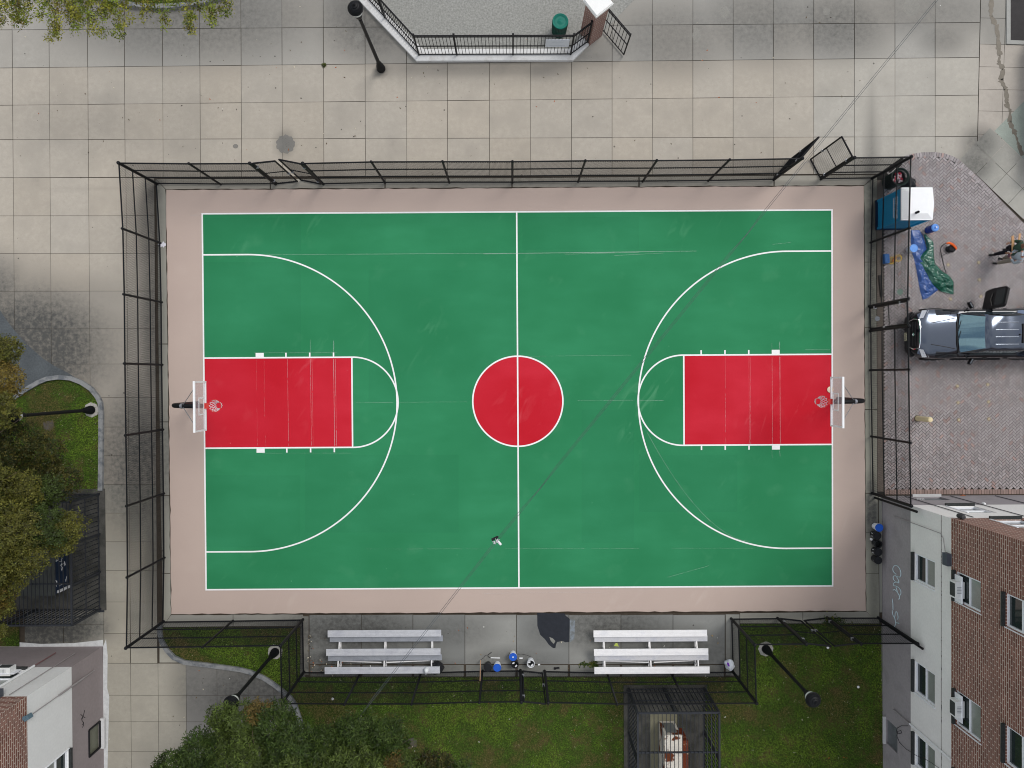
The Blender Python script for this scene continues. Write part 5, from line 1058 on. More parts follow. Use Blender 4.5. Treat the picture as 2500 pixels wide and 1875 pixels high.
# ================================================================== PEOPLE
def skin(name, pts, edges, m, parent, sub=2, og=None):
    me = bpy.data.meshes.new(name); me.from_pydata([tuple(Vector(p[0]) - og) for p in pts], edges, []); me.materials.append(m)
    o = bpy.data.objects.new(name, me); COL.objects.link(o); o.parent = parent; o.modifiers.new('skin', 'SKIN').use_smooth_shade = True
    for v, p in zip(me.skin_vertices[0].data, pts): r = p[1]; v.radius = r if isinstance(r, tuple) else (r, r)
    me.skin_vertices[0].data[0].use_root = True; s_ = o.modifiers.new('sub', 'SUBSURF'); s_.levels = s_.render_levels = sub; return o
def person(label, foot_px, facing, shirt, trouser, hat, skinc, stride=.28, arms='hold', hair=(.03, .02, .015), shoe=(.02, .02, .02)):
    p = G(*foot_px); t = thing('person', (p.x, p.y, 0), label, 'person', None); og = Vector((p.x, p.y, 0)); fw = Vector((cos(facing), sin(facing), 0)); rt = Vector((sin(facing), -cos(facing), 0)); Z = Vector((0, 0, 1))
    V = lambda f, r, z: og + fw * f + rt * r + Z * z
    skm = mat('skin_' + skinc[0], skinc[1], .5, 0, .06, 20)
    hipL, hipR = V(0, -.09, .92), V(0, .09, .92); kL, kR = V(stride * .45, -.10, .50), V(-stride * .15, .10, .49); aL, aR = V(stride * .6, -.11, .09), V(-stride * .75, .11, .12)
    sL, sR = V(.0, -.18, 1.42), V(.0, .18, 1.42)
    if arms == 'phone': eL, eR, hL, hR = V(.08, -.27, 1.17), V(.08, .27, 1.17), V(.30, -.06, 1.20), V(.30, .07, 1.20)
    else: eL, eR, hL, hR = V(.08, -.28, 1.16), V(.12, .25, 1.18), V(.32, -.22, 1.12), V(.36, .16, 1.20)
    # body: head, neck, torso core, forearms & hands as one continuous skin
    pts = [(V(0, 0, 1.0), .10), (V(0, 0, 1.25), .11), (V(0, 0, 1.42), .09), (V(.01, 0, 1.50), .050), (V(.03, 0, 1.57), .062), (V(.035, 0, 1.66), .088), (V(.02, 0, 1.73), .080), (V(.02, 0, 1.77), .045),
           (sL, .045), (eL, .036), (hL.lerp(eL, .15), .026), (hL, (.036, .02)), (sR, .045), (eR, .036), (hR.lerp(eR, .15), .026), (hR, (.036, .02)),
           (hipL, .07), (kL, .05), (aL, .035), (hipR, .07), (kR, .05), (aR, .035), (V(.115, 0, 1.64), .018), (V(.10, 0, 1.60), .03)]
    ed = [(0, 1), (1, 2), (2, 3), (3, 4), (4, 5), (5, 6), (6, 7), (2, 8), (8, 9), (9, 10), (10, 11), (2, 12), (12, 13), (13, 14), (14, 15), (0, 16), (16, 17), (17, 18), (0, 19), (19, 20), (20, 21), (5, 22), (4, 23)]
    for hp, el in ((11, eL), (15, eR)):      # fingers and thumb
        h = Vector(pts[hp][0]); d = (h - el).normalized(); s_ = d.cross(Z).normalized()
        for k, (off, ln_) in enumerate(((-.028, .07), (-.010, .08), (.010, .078), (.028, .062), (.045, .045))):
            b0 = h + s_ * off + d * (.03 if k < 4 else -.01); b1 = b0 + d * ln_ * .5 + s_ * (.02 if k == 4 else 0) - Z * .008; b2 = b0 + d * ln_ - Z * .03
            i0 = len(pts); pts += [(b0, .010), (b1, .009), (b2, .007)]; ed += [(hp, i0), (i0, i0 + 1), (i0 + 1, i0 + 2)]
    skin('body', pts, ed, skm, t, 2, og)
    tp = [(V(0, 0, .98), (.17, .12)), (V(0, 0, 1.08), (.165, .115)), (V(0, 0, 1.28), (.18, .12)), (V(0, 0, 1.42), (.15, .10)), (V(.0, 0, 1.48), .065), (sL, .078), (eL, .060), (hL.lerp(eL, .22), .044), (sR, .078), (eR, .060), (hR.lerp(eR, .22), .044)]
    skin('jacket', tp, [(0, 1), (1, 2), (2, 3), (3, 4), (3, 5), (5, 6), (6, 7), (3, 8), (8, 9), (9, 10)], shirt, t, 2, og)
    lp = [(V(0, 0, 1.0), (.155, .115)), (V(0, 0, .93), (.16, .12)), (hipL - Z * .05, .105), (kL, .078), (aL + Z * .02, .062), (hipR - Z * .05, .105), (kR, .078), (aR + Z * .02, .062)]
    skin('trousers', lp, [(0, 1), (1, 2), (2, 3), (3, 4), (1, 5), (5, 6), (6, 7)], trouser, t, 2, og)
    sh = mat('shoe', shoe, .5)
    for a in (aL, aR): skin('shoe', [(a + fw * -.06 - Z * (a.z - .05), .045), (a + fw * .05 - Z * (a.z - .045), .045), (a + fw * .16 - Z * (a.z - .035), (.05, .032))], [(0, 1), (1, 2)], sh, t, 1, og)
    if hat: 
        b = MB(og); b.lathe([(.100, 0), (.102, .05), (.088, .10), (.05, .13), (0, .135)], V(.015, 0, 1.70), 16); b.box(V(.13, 0, 1.71), (.12, .14, .012), facing); b.build('cap', hat, t, True)
    else:
        b = MB(og); b.lathe([(.090, 0), (.098, .03), (.092, .09), (.05, .13), (0, .137)], V(.0, 0, 1.67), 16); b.build('hair', mat('dark_hair', hair, .8), t, True)
    return t, V
t, V = person('person in a grey hooded jacket and khaki trousers with phone, right edge', (2437, 638), pi * .96, mat('grey_hoodie', (.30, .34, .37), .9, 0, .1, 9), mat('khaki_cloth', (.24, .21, .17), .9, 0, .12, 9), mat('grey_cap', (.38, .42, .46), .8), ('light', (.42, .22, .16)), .15, 'phone')
pp = V(.36, 0, 1.22); b = MB(pp); b.box(pp, (.09, .15, .012), pi * .96, .3); tag(b.build('phone', mat('dark_phone', (.05, .02, .03), .2)), 'dark phone held by the person in the grey jacket', 'phone')
t, V = person('person in black trousers and green jacket carrying a plank, right edge', (2437, 616), pi * 1.0, mat('green_jacket', (.035, .065, .045), .9, 0, .1, 9), mat('black_cloth', (.010, .010, .014), .9, 0, .2, 9), None, ('brown', (.17, .09, .06)), .42, 'hold')
a, c = V(.30, .42, 1.35), V(.22, .02, 1.12); b = MB(a); b.bar(a, V(.05, -.25, 1.0), .10, .03); b.bar(V(.05, .50, 1.4), V(.0, -.1, 1.2), .07, .03); tag(b.build('plank', mat('raw_plank', (.55, .32, .16), .7, 0, .15, 9)), 'raw wooden plank carried by the person in green', 'plank')
pp = V(.20, -.20, .96); b = MB(pp); b.lathe([(0, 0), (.10, 0), (.10, .012), (0, .014)], pp, 18, axis=(.3, 0, 1)); tag(b.build('white_plate', white), 'white oval plate held low by the person in green', 'plate')
# ================================================================== TRUCK
paint = mat('truck_paint', (.095, .112, .145), .17, 1.0, .05, 2, coat=.25, spec=.5); trim = mat('black_trim', (.010, .010, .011), .35, 0, .1, 9); tglass = mat('truck_glass', (.16, .26, .30), .04, .85, .1, 2, spec=1.0)
chrome = mat('chrome', (.75, .76, .80), .08, 1.0, .02, 5); lampM = mat('headlamp_lens', (.50, .52, .56), .08, .2, .05, 12, coat=1)
def truck(X, Y, rz, label, group=None):
    """local: x backwards from the nose, y across"""
    t = thing('pickup_truck', (X, Y, 0), label, 'pickup truck', group, rz)
    # sections: (x, [(y,z)...] half profile from sill to centre)
    def sec(x, ws, wb, zb, wt, zt, zc, zs=.42): return (x, [(ws, zs), (wb, .62), (wb + .005, zb - .12), (wb - .03, zb), (wt, zt), (wt * .55, zc + (.012 if zc > 1 else 0)), (0, zc + (.035 if zc > 1 else .0))])
    body = [sec(.00, .60, .70, .72, .55, .78, .80, .45), sec(.10, .74, .80, .98, .58, 1.08, 1.10), sec(.30, .86, .91, 1.04, .66, 1.13, 1.14), sec(.50, .91, .96, 1.05, .68, 1.15, 1.16), sec(.75, .92, .98, 1.06, .70, 1.17, 1.175), sec(1.2, .92, .975, 1.08, .74, 1.21, 1.22), sec(1.50, .92, .965, 1.09, .77, 1.245, 1.255), sec(1.58, .92, .96, 1.10, .80, 1.16, 1.17),
            sec(1.66, .92, .96, 1.12, .80, 1.17, 1.18), sec(3.85, .92, .96, 1.12, .80, 1.17, 1.18), sec(3.95, .93, .985, 1.14, .90, 1.16, .62), sec(5.5, .92, .98, 1.14, .90, 1.16, .62), sec(5.58, .90, .95, 1.08, .85, 1.10, .62)]
    def loft(secs, nm, m, cap=True):
        b = MB(); n = None
        for x, hp in secs:
            full = [(-y, z) for y, z in hp] + [(y, z) for y, z in hp[::-1][1:]]; n = len(full); b.v += [(x, y, z) for y, z in full]
        for i in range(len(secs) - 1):
            for k in range(n - 1): b.f.append((i * n + k, i * n + k + 1, (i + 1) * n + k + 1, (i + 1) * n + k)); b.c.append(None)
        if cap: b.f += [tuple(range(n))[::-1], tuple((len(secs) - 1) * n + k for k in range(n))]; b.c += [None, None]
        o = b.build(nm, m, t, True); return o
    bo = loft(body, 'body', paint); dkp = mat('truck_side_dark_reflection', (.012, .014, .018), .12, .2, .05, 2, coat=.6)  # darker copy of the paint: reflection of dark surroundings put into the colour
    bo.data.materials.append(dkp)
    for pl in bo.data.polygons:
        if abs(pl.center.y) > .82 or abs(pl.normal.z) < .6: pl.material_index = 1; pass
    cab = [(1.60, [(.79, 1.14), (.78, 1.18), (.70, 1.20), (0, 1.21)]), (2.00, [(.83, 1.14), (.76, 1.50), (.66, 1.52), (0, 1.55)]), (2.28, [(.83, 1.14), (.70, 1.74), (.62, 1.80), (0, 1.84)]), (2.50, [(.83, 1.14), (.685, 1.80), (.60, 1.875), (0, 1.90)]), (3.0, [(.83, 1.14), (.68, 1.82), (.60, 1.89), (0, 1.915)]), (3.6, [(.83, 1.14), (.68, 1.80), (.60, 1.87), (0, 1.895)]), (3.85, [(.82, 1.14), (.69, 1.76), (.60, 1.82), (0, 1.84)]), (3.98, [(.80, 1.14), (.78, 1.16), (.7, 1.17), (0, 1.18)])]
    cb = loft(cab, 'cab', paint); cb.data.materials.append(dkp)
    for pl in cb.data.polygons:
        if abs(pl.center.y) > .67: pl.material_index = 1  # cab sides get the same painted-in dark reflection
    b = MB()   # windscreen grid
    n = 8; vs = []
    for j in range(5):
        s_ = j / 4; x = 1.66 + (2.26 - 1.66) * s_; z = 1.225 + (1.835 - 1.225) * s_; hw = .74 + (.60 - .74) * s_
        for i in range(n + 1): y = -hw + 2 * hw * i / n; cv = (1 - (y / hw) ** 2); vs.append((x - .10 * cv * (1 - s_ * .6), y, z + .012 + .022 * cv))
    b.add(vs, [(j * (n + 1) + i, (j + 1) * (n + 1) + i, (j + 1) * (n + 1) + i + 1, j * (n + 1) + i + 1) for j in range(4) for i in range(n)]); b.build('windscreen', tglass, t, True)
    b = MB(); b.tube([(1.56, -.76, 1.235), (1.50, -.4, 1.27), (1.48, 0, 1.275), (1.50, .4, 1.27), (1.56, .76, 1.235)], .035, 6); b.tube([(1.50, -.3, 1.30), (1.62, .1, 1.335)], .01, 4); b.tube([(1.52, .1, 1.30), (1.64, .5, 1.31)], .01, 4); b.build('wiper_cowl', trim, t, True)
    for s_ in (1, -1):
        b = MB(); b.add([(x, s_ * y, z) for x, y, z in ((1.95, .835, 1.17), (3.75, .835, 1.17), (3.62, .70, 1.72), (2.38, .705, 1.73))], [(0, 1, 2, 3)]); b.build('side_window', tglass, t)
        b = MB(); b.tube([(.55, s_ * .42, 1.175), (1.0, s_ * .50, 1.205), (1.45, s_ * .60, 1.25)], .014, 5); b.build('bonnet_crease', trim, t)
        b = MB(); b.tube([(.95, s_ * .28, 1.19), (1.42, s_ * .32, 1.245)], .010, 5); b.build('bonnet_crease', paint, t)
        # headlamps: stacked C blades wrapping the corner
        b = MB()
        for k in range(3): b.add([(.10 + k * .09, s_ * (.60 + k * .02), 1.10 - k * .01), (.17 + k * .09, s_ * (.60 + k * .02), 1.115 - k * .008), (.34 + k * .09, s_ * (.90 + k * .012), 1.075 - k * .02), (.26 + k * .09, s_ * (.93), 1.02 - k * .02)], [(0, 1, 2, 3)] if s_ > 0 else [(3, 2, 1, 0)])
        for v in range(len(b.v)): b.v[v] = (b.v[v][0], b.v[v][1], b.v[v][2] + .03)
        b.build('headlight', lampM, t)
        # mirrors
        b = MB(); b.bar((1.86, s_ * .84, 1.14), (1.98, s_ * 1.00, 1.20), .05, .05); b.box((2.05, s_ * 1.10, 1.24), (.10, .26, .19), s_ * .5); mo = b.build('mirror', trim, t); mo.modifiers.new('b', 'BEVEL').width = .02
        b = MB(); b.box((2.03, s_ * 1.10, 1.338), (.05, .2, .01), s_ * .5); b.build('mirror_cap', mat('mirror_chrome', (.10, .11, .12), .2, .9), mo)
        for x in (.95, 4.55):
            b = MB(); b.lathe([(.24, -.13), (.36, -.12), (.385, -.08), (.385, .08), (.36, .12), (.24, .13)], (x, s_ * .90, .385), 28, axis=(0, s_, 0)); wh = b.build('wheel', mat('tyre', (.012, .012, .013), .8), t, True)
            b = MB(); b.lathe([(.24, .08), (.24, .115), (.20, .10), (.06, .10), (.05, .13), (0, .13)], (x, s_ * .90, .385), 20, axis=(0, s_, 0))
            for k in range(6): a = k * pi / 3; b.bar((x + .06 * cos(a), s_ * 1.025, .385 + .06 * sin(a)), (x + .23 * cos(a), s_ * 1.03, .385 + .23 * sin(a)), .05, .04)
            b.build('rim', mat('alloy_rim', (.35, .36, .38), .25, .9), wh)
            b = MB(); b.tube([(x + .44 * cos(a), s_ * .985, .385 + .46 * sin(a)) for a in [i * pi / 12 for i in range(13)]], .035, 6); b.build('wheel_arch', trim, t, True)
        b = MB(); b.box((2.75, s_ * .97, .36), (2.0, .12, .06)); b.build('running_board', trim, t)
        for x in (2.75, 3.55):
            b = MB(); b.box((x, s_ * .985, 1.0), (.16, .03, .03)); b.build('door_handle', trim, t)
    b = MB(); b.box((-.02, 0, .55), (.22, 1.2, .24)); b.box((.07, .70, .55), (.22, .36, .24), -.62); b.box((.07, -.70, .55), (.22, .36, .24), .62); bp = b.build('bumper', trim, t); bp.modifiers.new('b', 'BEVEL').width = .03
    b = MB(); b.add([(-.06, -.46, .66), (-.06, .46, .66), (.02, .58, .90), (.12, .50, 1.10), (.12, -.50, 1.10), (.02, -.58, .90)], [(0, 5, 4, 3, 2, 1)]); gr = b.build('grille', trim, t)
    b = MB()
    for k in range(6): z = .72 + k * .06; x = -.065 + k * .03; b.box((x, 0, z), (.02, .95, .012))
    for k in range(-6, 7): b.box((.02, k * .08, .87), (.012, .01, .38), 0, .42)
    b.build('grille_bars', mat('grille_bar', (.03, .03, .032), .3), gr)
    b = MB(); b.tube([(.12, -.56, 1.08), (.14, -.3, 1.135), (.14, 0, 1.145), (.14, .3, 1.135), (.12, .56, 1.08)], .03, 6); b.tube([(.12, -.56, 1.08), (.0, -.60, .90), (-.06, -.5, .66)], .022, 6); b.tube([(.12, .56, 1.08), (.0, .60, .90), (-.06, .5, .66)], .022, 6); b.build('grille_surround', chrome, t, True)
    b = MB(); b.lathe([(.055, 0), (.055, .012), (.045, .012), (.04, .004)], (.0, -.02, .90), 16, axis=(-.85, 0, .5)); b.box((-.005, -.02, .905), (.012, .13, .02), 0, .5); b.build('badge', chrome, t)
    b = MB(); b.box((-.14, -.09, .55), (.012, .32, .16)); pl = b.build('licence_plate', mat('plate_cream', (.62, .60, .42), .5), t)
    b = MB()
    for k in range(6): b.box((-.148, -.20 + k * .045, .55), (.004, .02, .07))
    b.build('plate_characters', mat('plate_ink', (.05, .05, .08), .5), pl)
    b = MB()
    for y in (-.46, -.18, .10, .38): b.tube([(2.62, y, 1.905 - abs(y) * .05), (3.0, y, 1.922 - abs(y) * .05), (3.5, y, 1.91 - abs(y) * .05)], .012, 5)
    b.build('roof_ribs', chrome if False else mat('roof_rib', (.40, .44, .50), .15, 1), t, True)
    b = MB(); b.box((3.72, -.05, 1.885), (.16, .75, .02), 0, .12); b.build('roof_panel', trim, t)
    b = MB(); b.box((3.55, -.10, 1.912), (.05, .05, .02)); b.lathe([(.012, 0), (.006, .5), (0, .5)], (1.35, .86, 1.08), 6); b.build('antenna', trim, t)
    b = MB(); b.box((4.75, 0, .64), (1.5, 1.5, .03)); b.build('bed_floor', trim, t)
    b = MB(); b.add([(3.86, -.6, 1.22), (3.86, .6, 1.22), (3.80, .55, 1.72), (3.80, -.55, 1.72)], [(0, 1, 2, 3)]); b.build('rear_window', tglass, t)
    b = MB(); b.box((5.6, 0, .9), (.06, 1.8, .45)); b.build('tailgate', paint, t)
    return t
TY = 1.56
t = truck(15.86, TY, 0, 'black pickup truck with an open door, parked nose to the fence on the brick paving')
# open door (hinged at the front edge, north side)
a = Vector((3.0, .97, 0)); ang = rad(78); d = Vector((cos(ang), sin(ang), 0)); n_ = Vector((-d.y, d.x, 0)); b = MB()
def dp(u_, z, k=0): return a + d * u_ + Vector((0, 0, z)) + n_ * k
pr = [(0, .48), (.74, .48), (.82, .9), (.82, 1.70), (.74, 1.86), (.12, 1.86), (.02, 1.76), (0, 1.12)]
b.add([dp(u_, z, .04) for u_, z in pr] + [dp(u_, z, -.04) for u_, z in pr], [tuple(range(8)), tuple(range(8, 16))[::-1]] + [(i, 8 + i, 8 + (i + 1) % 8, (i + 1) % 8) for i in range(8)]); dr = b.build('open_door', trim, t)
b = MB(); b.add([dp(u_, z, .045) for u_, z in ((.10, 1.2), (.74, 1.2), (.74, 1.74), (.12, 1.76))], [(0, 1, 2, 3)]); b.build('door_window', mat('dark_door_glass', (.03, .035, .035), .1), dr)
b = MB(); b.tube([dp(.1, 1.12, .06), dp(.35, .95, .06), dp(.6, 1.0, .06)], .02, 5); b.build('armrest', mat('door_trim_line', (.10, .09, .08), .5), dr)
# car at the top right corner: only a wheel shows
p = G(2505, 36); t2 = dup(t, (p.x + 1.02, p.y - .95 + .0, 0), -pi / 2, 'black car at the top right corner, only a front wheel in view')
t2.name = 'parked_car'; t2['category'] = 'car'
for k in kids(t2):
    if k.name.startswith(('open_door', 'mirror', 'licence', 'bonnet', 'running')):
        for kk in kids(k): bpy.data.objects.remove(kk)
        bpy.data.objects.remove(k)
# ================================================================== OVERHEAD CABLE
zc = 6.6; b = MB(G(1211.6, 1324.6, zc)); A_, B_, C_ = G(2330, -50, zc), G(1211.6, 1324.6, zc), G(850, 1787, zc - .6)
for k, off in enumerate((.0, .055)):
    n_ = Vector(((B_ - A_).y, -(B_ - A_).x, 0)).normalized() * off; pts = []
    for i in range(41):
        s_ = i / 40; p = A_.lerp(B_, s_ / .72) if s_ < .72 else B_.lerp(C_, (s_ - .72) / .28); pts.append(p + n_ * (1 if 0 < i < 40 else 0) * (1 if i % 13 else .2))
    b.tube(pts, .0065, 5)
wr = tag(b.build('overhead_cable', mat('grey_green_cable', (.07, .08, .09), .5, 0, .6, 1.2)), 'twin thin cables crossing diagonally over the court', 'cable')
c = B_; t = thing('dangling_shoes', tuple(c), 'small black and white pair of shoes hanging from the overhead cable', 'shoes'); og = c.copy()
for i, (dx, dy, rz) in enumerate(((-.04, .07, .4), (.08, -.07, -.9))):
    q0 = c + Vector((dx, dy, -.35)); f = Vector((cos(rz), sin(rz), 0)); skin('shoe', [(q0 - f * .09, .045), (q0, .045), (q0 + f * .12, (.045, .03)), (q0 - f * .08 + Vector((0, 0, .06)), .035)], [(0, 1), (1, 2), (0, 3)], white if i else blackm, t, 1, og)
b = MB(og); b.tube([c, c + Vector((-.04, .07, -.3))], .008, 5); b.tube([c, c + Vector((.08, -.07, -.3))], .008, 5)
for k in range(5): b.box(c + Vector((random.uniform(-.08, .08), random.uniform(-.08, .08), random.uniform(-.1, .03))), (.09, .03, .02), random.random() * 3)
b.build('laces', mat('grey_lace', (.5, .5, .52), .8), t)
# ================================================================== TREES
bark = mat('bark', (.10, .075, .055), .95, 0, .3, 6, bump=.8, bscale=20)
def foliage(name, blobs, per, leafL, leafW, pal, parent, og, seed, ros=7, up=.5, cmix=None):
    """leaf rosettes spread through and over ellipsoid clumps. blobs: (x,y,z,r,tint index)"""
    r = np.random.default_rng(seed); Cs = []; Ns = []; T = []
    for (x, y, z, R, ti) in blobs:
        n = int(per * R * R); d = r.normal(size=(n, 3)); d /= np.linalg.norm(d, axis=1)[:, None]; d[:, 2] = np.where(d[:, 2] < -.35, -d[:, 2], d[:, 2])
        wob = np.array([noise.noise(Vector((a * 2.2 + x, b * 2.2 + y, c * 2.2))) for a, b, c in d]); rad_ = R * (1 + .32 * wob) * (1 - .42 * r.random(n) ** 2)
        k = np.array([noise.noise(Vector((a * 5 + y, b * 5, c * 5 + x))) for a, b, c in d]) > -.26
        Cs.append((np.array([x, y, z]) + d * rad_[:, None] * np.array([1, 1, .8]))[k]); Ns.append(d[k]); T.append(np.full(k.sum(), ti))
    C = np.concatenate(Cs); N_ = np.concatenate(Ns); T = np.concatenate(T); m_ = len(C)
    V_ = []; K_ = []
    base = r.uniform(.45, 1.6, m_); hue = r.random(m_)
    ax = N_ * .8 + np.array([0, 0, up]) + r.normal(size=(m_, 3)) * .25; ax /= np.linalg.norm(ax, axis=1)[:, None]
    ref = np.tile([1., 0, 0], (m_, 1)); u_ = np.cross(ax, ref); u_ /= np.linalg.norm(u_, axis=1)[:, None] + 1e-9; v_ = np.cross(ax, u_)
    for j in range(ros):
        a = 2 * pi * j / ros + r.uniform(0, .7, m_); dirv = u_ * np.cos(a)[:, None] + v_ * np.sin(a)[:, None] + ax * r.uniform(.05, .9, m_)[:, None]; dirv /= np.linalg.norm(dirv, axis=1)[:, None]
        side = np.cross(dirv, ax + r.normal(size=(m_, 3)) * .25); side /= np.linalg.norm(side, axis=1)[:, None] + 1e-9
        l = (leafL * r.uniform(.6, 1.2, m_))[:, None]; wd = (leafW * r.uniform(.7, 1.2, m_))[:, None]; p0 = C + dirv * .015 + r.normal(size=(m_, 3)) * .03
        V_.append(np.stack([p0, p0 + dirv * l * .5 + side * wd * .5, p0 + dirv * l - ax * l * .15, p0 + dirv * l * .5 - side * wd * .5], 1))
        pc = np.array([pal[int(i) % len(pal)] for i in T]); p2 = np.array([pal[(int(i) + 1) % len(pal)] for i in T]); mixf = np.clip(hue + r.normal(0, .15, m_), 0, 1)[:, None] * .45
        K_.append((pc * (1 - mixf) + p2 * mixf) * (base * r.uniform(.75, 1.3, m_))[:, None])
    V = np.concatenate(V_).reshape(-1, 3) - np.array(og); K = np.concatenate(K_); n = len(K)
    me = bpy.data.meshes.new(name); me.vertices.add(4 * n); me.vertices.foreach_set('co', V.ravel()); me.loops.add(4 * n); me.loops.foreach_set('vertex_index', np.arange(4 * n, dtype=np.int32))
    me.polygons.add(n); me.polygons.foreach_set('loop_start', np.arange(0, 4 * n, 4, dtype=np.int32)); me.update(calc_edges=True)
    at = me.color_attributes.new('tint', 'FLOAT_COLOR', 'CORNER'); c4 = np.concatenate([np.clip(K, 0, 1), np.ones((n, 1))], 1); at.data.foreach_set('color', np.repeat(c4, 4, 0).ravel())
    me.materials.append(LEAF); o = bpy.data.objects.new(name, me); COL.objects.link(o); o.parent = parent; return o
def tree(label, base, blobs_px, per, lL, lW, pal, seed, group='trees round the court', up=.5, zb=None, ros=7):
    bl = []
    for px, py, z, R, ti in blobs_px: p = G(px, py, z); bl.append((p.x, p.y, z, R, ti))
    og = Vector((base[0], base[1], 0)); t = thing('tree', tuple(og), label, 'tree', group)
    b = MB(og); b.tube([og, og + Vector((.05, .03, 1.2)), og + Vector((.1, -.05, 2.6)), og + Vector((0, 0, 4.2))], [.26, .20, .16, .10], 10); b.build('trunk', bark, t, True)
    rr = random.Random(seed)
    for x, y, z, R, ti in bl:
        s0 = og + Vector((.05, 0, rr.uniform(2.2, 3.8))); e = Vector((x, y, z)); m1 = s0.lerp(e, .5) + Vector((rr.gauss(0, .2), rr.gauss(0, .2), .3)); b = MB(og); b.tube([s0, m1, e - Vector((0, 0, R * .3))], [.08, .05, .02], 6)
        for _ in range(5):
            q_ = e + Vector((rr.gauss(0, R * .5), rr.gauss(0, R * .5), rr.uniform(-.2, .6) * R)); b.tube([m1.lerp(e, .6), q_], [.02, .006], 4)
        b.build('branch', bark, t, True)
    foliage('crown', bl, per, lL, lW, pal, t, og, seed, ros, up); return t
g1 = [(.028, .052, .010), (.078, .110, .022), (.013, .027, .006), (.14, .095, .028)]
tree('large bushy tree with narrow green leaves at the bottom edge, in front of the lawn', (G(800, 2010).x, G(800, 2010).y), [(590, 1772, 6.2, .72, 1), (545, 1752, 5.9, .45, 1), (672, 1778, 6.3, .80, 0), (500, 1835, 5.8, .75, 0), (430, 1880, 5.5, .7, 0), (395, 1905, 5.2, .5, 2), (600, 1850, 6.6, .95, 1), (720, 1840, 6.8, .95, 0), (800, 1830, 6.5, .75, 0), (870, 1800, 6.5, .75, 0), (945, 1800, 6.5, .62, 0), (960, 1868, 6.5, .8, 1), (1050, 1890, 6, .75, 2), (1125, 1905, 5.6, .6, 0), (850, 1895, 7.0, 1.1, 1), (700, 1925, 7.2, 1.2, 1), (550, 1925, 6.8, 1.1, 0), (980, 1950, 6.8, 1.1, 1), (1150, 1990, 6, 1.1, 0), (400, 1990, 6, 1.1, 0), (780, 2030, 7.2, 1.6, 0), (560, 2050, 7, 1.3, 0), (1000, 2050, 7, 1.3, 0), (632, 1740, 6.3, .42, 3), (960, 1868, 6.9, .35, 3)], 1350, .150, .036, g1, 11)
g2 = [(.104, .098, .018), (.048, .070, .015), (.022, .038, .010), (.140, .098, .020)]
tree('yellow and green autumn tree with small leaves, left edge beside the bin cage', (G(-60, 1330).x, G(-60, 1330).y), [(18, 855, 5.6, .48, 0), (-20, 870, 5.6, .6, 0), (15, 930, 5.8, .62, 3), (-30, 980, 5.8, .8, 0), (4, 1000, 6.2, .56, 0), (40, 1085, 4.6, .85, 2), (110, 1110, 4.4, .7, 2), (-10, 1130, 4.8, .9, 2), (155, 1175, 4.6, .62, 2), (50, 1200, 6.2, .68, 0), (110, 1200, 5.6, .6, 1), (-15, 1230, 6.4, .8, 1), (40, 1290, 6.6, .95, 0), (110, 1285, 6.2, .75, 1), (168, 1285, 6.0, .55, 0), (150, 1320, 5.8, .5, 0), (60, 1355, 6.3, .72, 0), (-20, 1340, 6.6, .9, 0), (20, 1415, 6.0, .60, 0), (-25, 1450, 6.2, .7, 3), (5, 1480, 5.9, .38, 0), (2, 1540, 5.5, .25, 0), (-90, 1200, 6.8, 1.6, 0), (-100, 1400, 6.6, 1.6, 0)], 1500, .085, .042, g2, 23, up=.6)
# sparse hanging twigs at the top left
p0 = G(260, -230); og = Vector((p0.x, p0.y, 0)); t = thing('tree', tuple(og), 'sparse tree with drooping yellow-green twigs over the top left corner', 'tree', 'trees round the court')
b = MB(og); b.tube([og, og + Vector((0, 0, 2.5)), og + Vector((.1, .1, 5))], [.2, .16, .1], 10); b.build('trunk', bark, t, True)
tw = [(10, 57), (35, 62), (28, 8), (62, 50), (80, 10), (126, 96), (140, 80), (150, 20), (165, 28), (187, 70), (184, 52), (222, 20), (231, 50), (222, 70), (253, 40), (272, 30), (300, 77), (310, 18), (358, 40), (406, 66), (424, 12), (460, 30), (466, 74), (494, 25), (512, 55), (550, 36), (522, 5), (45, 30), (105, 40), (200, 8), (340, 6), (120, 5), (10, 15), (190, 35), (260, 8), (285, 55), (255, 85), (375, 12)]
bl = []; rr = random.Random(12); b = MB(og); main = [G(x, -90, 5.2) for x in (40, 160, 280, 400, 520)]
for m1 in main: b.tube([og + Vector((.1, .1, 4.6)), m1], [.07, .03], 6)
for x, y in tw:
    e = G(x, y, 4.9 + rr.uniform(-.3, .3)); s0 = min(main, key=lambda q_: abs(q_.x - e.x)); mid = G(x + rr.uniform(-14, 14), max(-40, y - 55), 5.2); b.tube([s0, mid, e], [.012, .008, .004], 4)
    L_ = (mid - e).length; n = max(4, int(L_ * 7))
    for i in range(n): q_ = e.lerp(mid, (i / n) ** 1.2 * .95); bl.append((q_.x + rr.gauss(0, .07), q_.y + rr.gauss(0, .05), q_.z, .15 + .05 * rr.random(), rr.choice((0, 0, 1, 1, 2))))
b.build('twigs', bark, t); foliage('crown', bl, 620, .10, .040, [(.12, .17, .022), (.26, .25, .03), (.05, .095, .02), (.36, .18, .03)], t, og, 31, 4, .3)
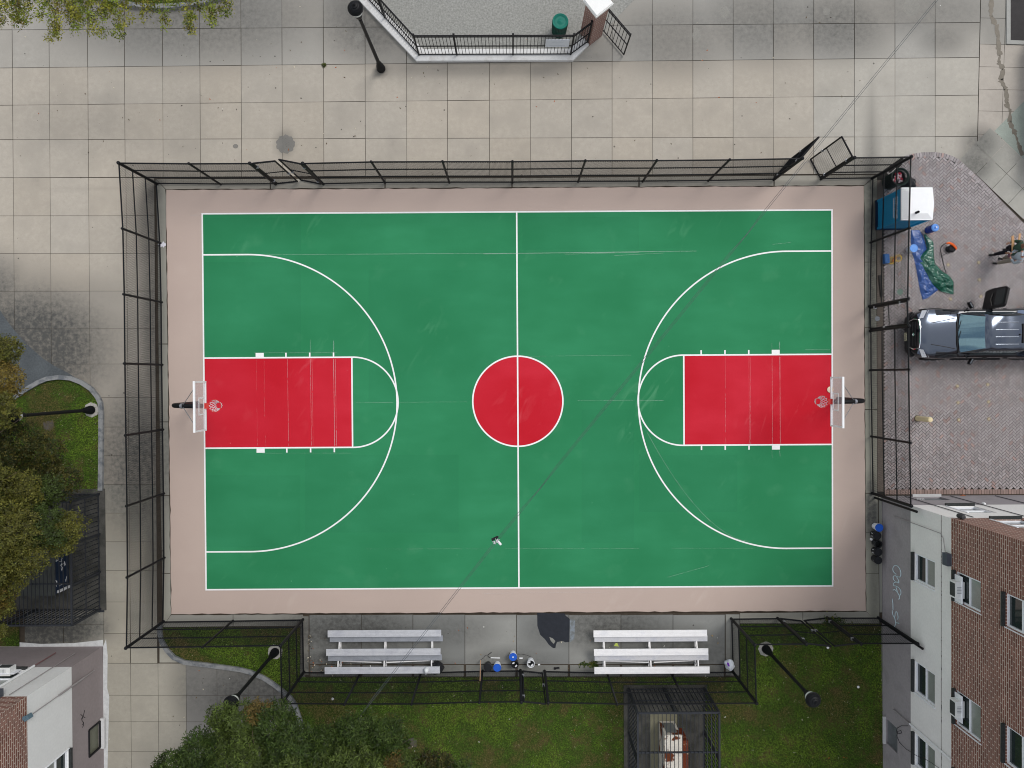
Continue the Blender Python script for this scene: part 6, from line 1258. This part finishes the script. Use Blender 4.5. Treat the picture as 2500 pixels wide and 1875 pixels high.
# weeds in paving cracks & fallen leaves
b = MB(G(791, 160)); rr = random.Random(6)
for k in range(120):
    a = rr.random() * 6.3; q_ = G(791, 160); l = rr.uniform(.05, .13); b.add([q_ + Vector((cos(a) * .01, sin(a) * .01, .01)), q_ + Vector((cos(a + .3) * l * .6, sin(a + .3) * l * .6, .04)), q_ + Vector((cos(a) * l, sin(a) * l, .02))], [(0, 1, 2)], (.10, .12, .03))
tag(b.build('weed', GRASS), 'small round weed growing where two slab joints cross, top left', 'weed')
b = MB(G(1985, 1525)); 
for cx_, cy_, R_, n in ((2035, 1522, 26, 420), (1450, 1622, 10, 120), (1425, 1622, 7, 40)):
    for k in range(n):
        a = rr.random() * 6.3; q_ = G(cx_ + rr.gauss(0, R_ * .5), cy_ + rr.gauss(0, R_ * .3), rr.uniform(.02, .35) if R_ > 20 else .02); l = rr.uniform(.05, .12)
        b.add([q_, q_ + Vector((cos(a + .35) * l * .6, sin(a + .35) * l * .6, .03)), q_ + Vector((cos(a) * l, sin(a) * l, .01)), q_ + Vector((cos(a - .35) * l * .6, sin(a - .35) * l * .6, .0))], [(0, 3, 2, 1)], rr.choice(((.035, .07, .015), (.06, .10, .02), (.13, .13, .03))))
tag(b.build('vine', LEAF), 'dark leafy vine and weeds along the fence feet at the bottom right', 'vine', kind='stuff')
b = MB(); 
spots = [(rr.uniform(0, 2150), rr.uniform(10, 430)) for _ in range(150)] + [(rr.uniform(410, 2150), rr.uniform(1530, 1870)) for _ in range(170)] + [(rr.uniform(60, 250), rr.uniform(930, 1560)) for _ in range(40)] + [(rr.uniform(760, 870), rr.uniform(1610, 1650)) for _ in range(60)] + [(rr.uniform(752, 765), rr.uniform(1550, 1640)) for _ in range(40)]
for px, py in spots:
    q_ = G(px, py, .035 if py > 1500 or px < 250 else .008); a = rr.random() * 6.3; l = rr.uniform(.02, .05); d = Vector((cos(a) * l, sin(a) * l, 0)); n_ = Vector((-sin(a) * l * .45, cos(a) * l * .45, .01))
    b.add([q_ - d, q_ - n_, q_ + d, q_ + n_], [(0, 1, 2, 3)], rr.choice(((.10, .07, .04), (.14, .12, .08), (.35, .10, .03), (.06, .05, .04), (.55, .50, .38))) if py < 1500 or px < 900 else rr.choice(((.55, .50, .38), (.35, .24, .10), (.62, .62, .58), (.30, .09, .03))))
tag(b.build('fallen_leaves', mat('dry_leaf', (.3, .2, .1), .9, 0, .2, 20, attr='tint')), 'scattered dry fallen leaves and grit', 'leaves', kind='stuff')
for i, (px, py, lab) in enumerate(((2094, 1676, 'on the lawn near the grey building'), (813, 1705, 'behind the left bench fence'), (2020, 1580, 'on the lawn below the double gate'))):
    q_ = G(px, py); b = MB(q_); b.lathe([(0, .03), (.05, .035), (.055, .06), (0, .07)], q_, 8); tag(b.build('paper_scrap', white), 'small white paper scrap ' + lab, 'litter', 'white paper scraps on the lawn')
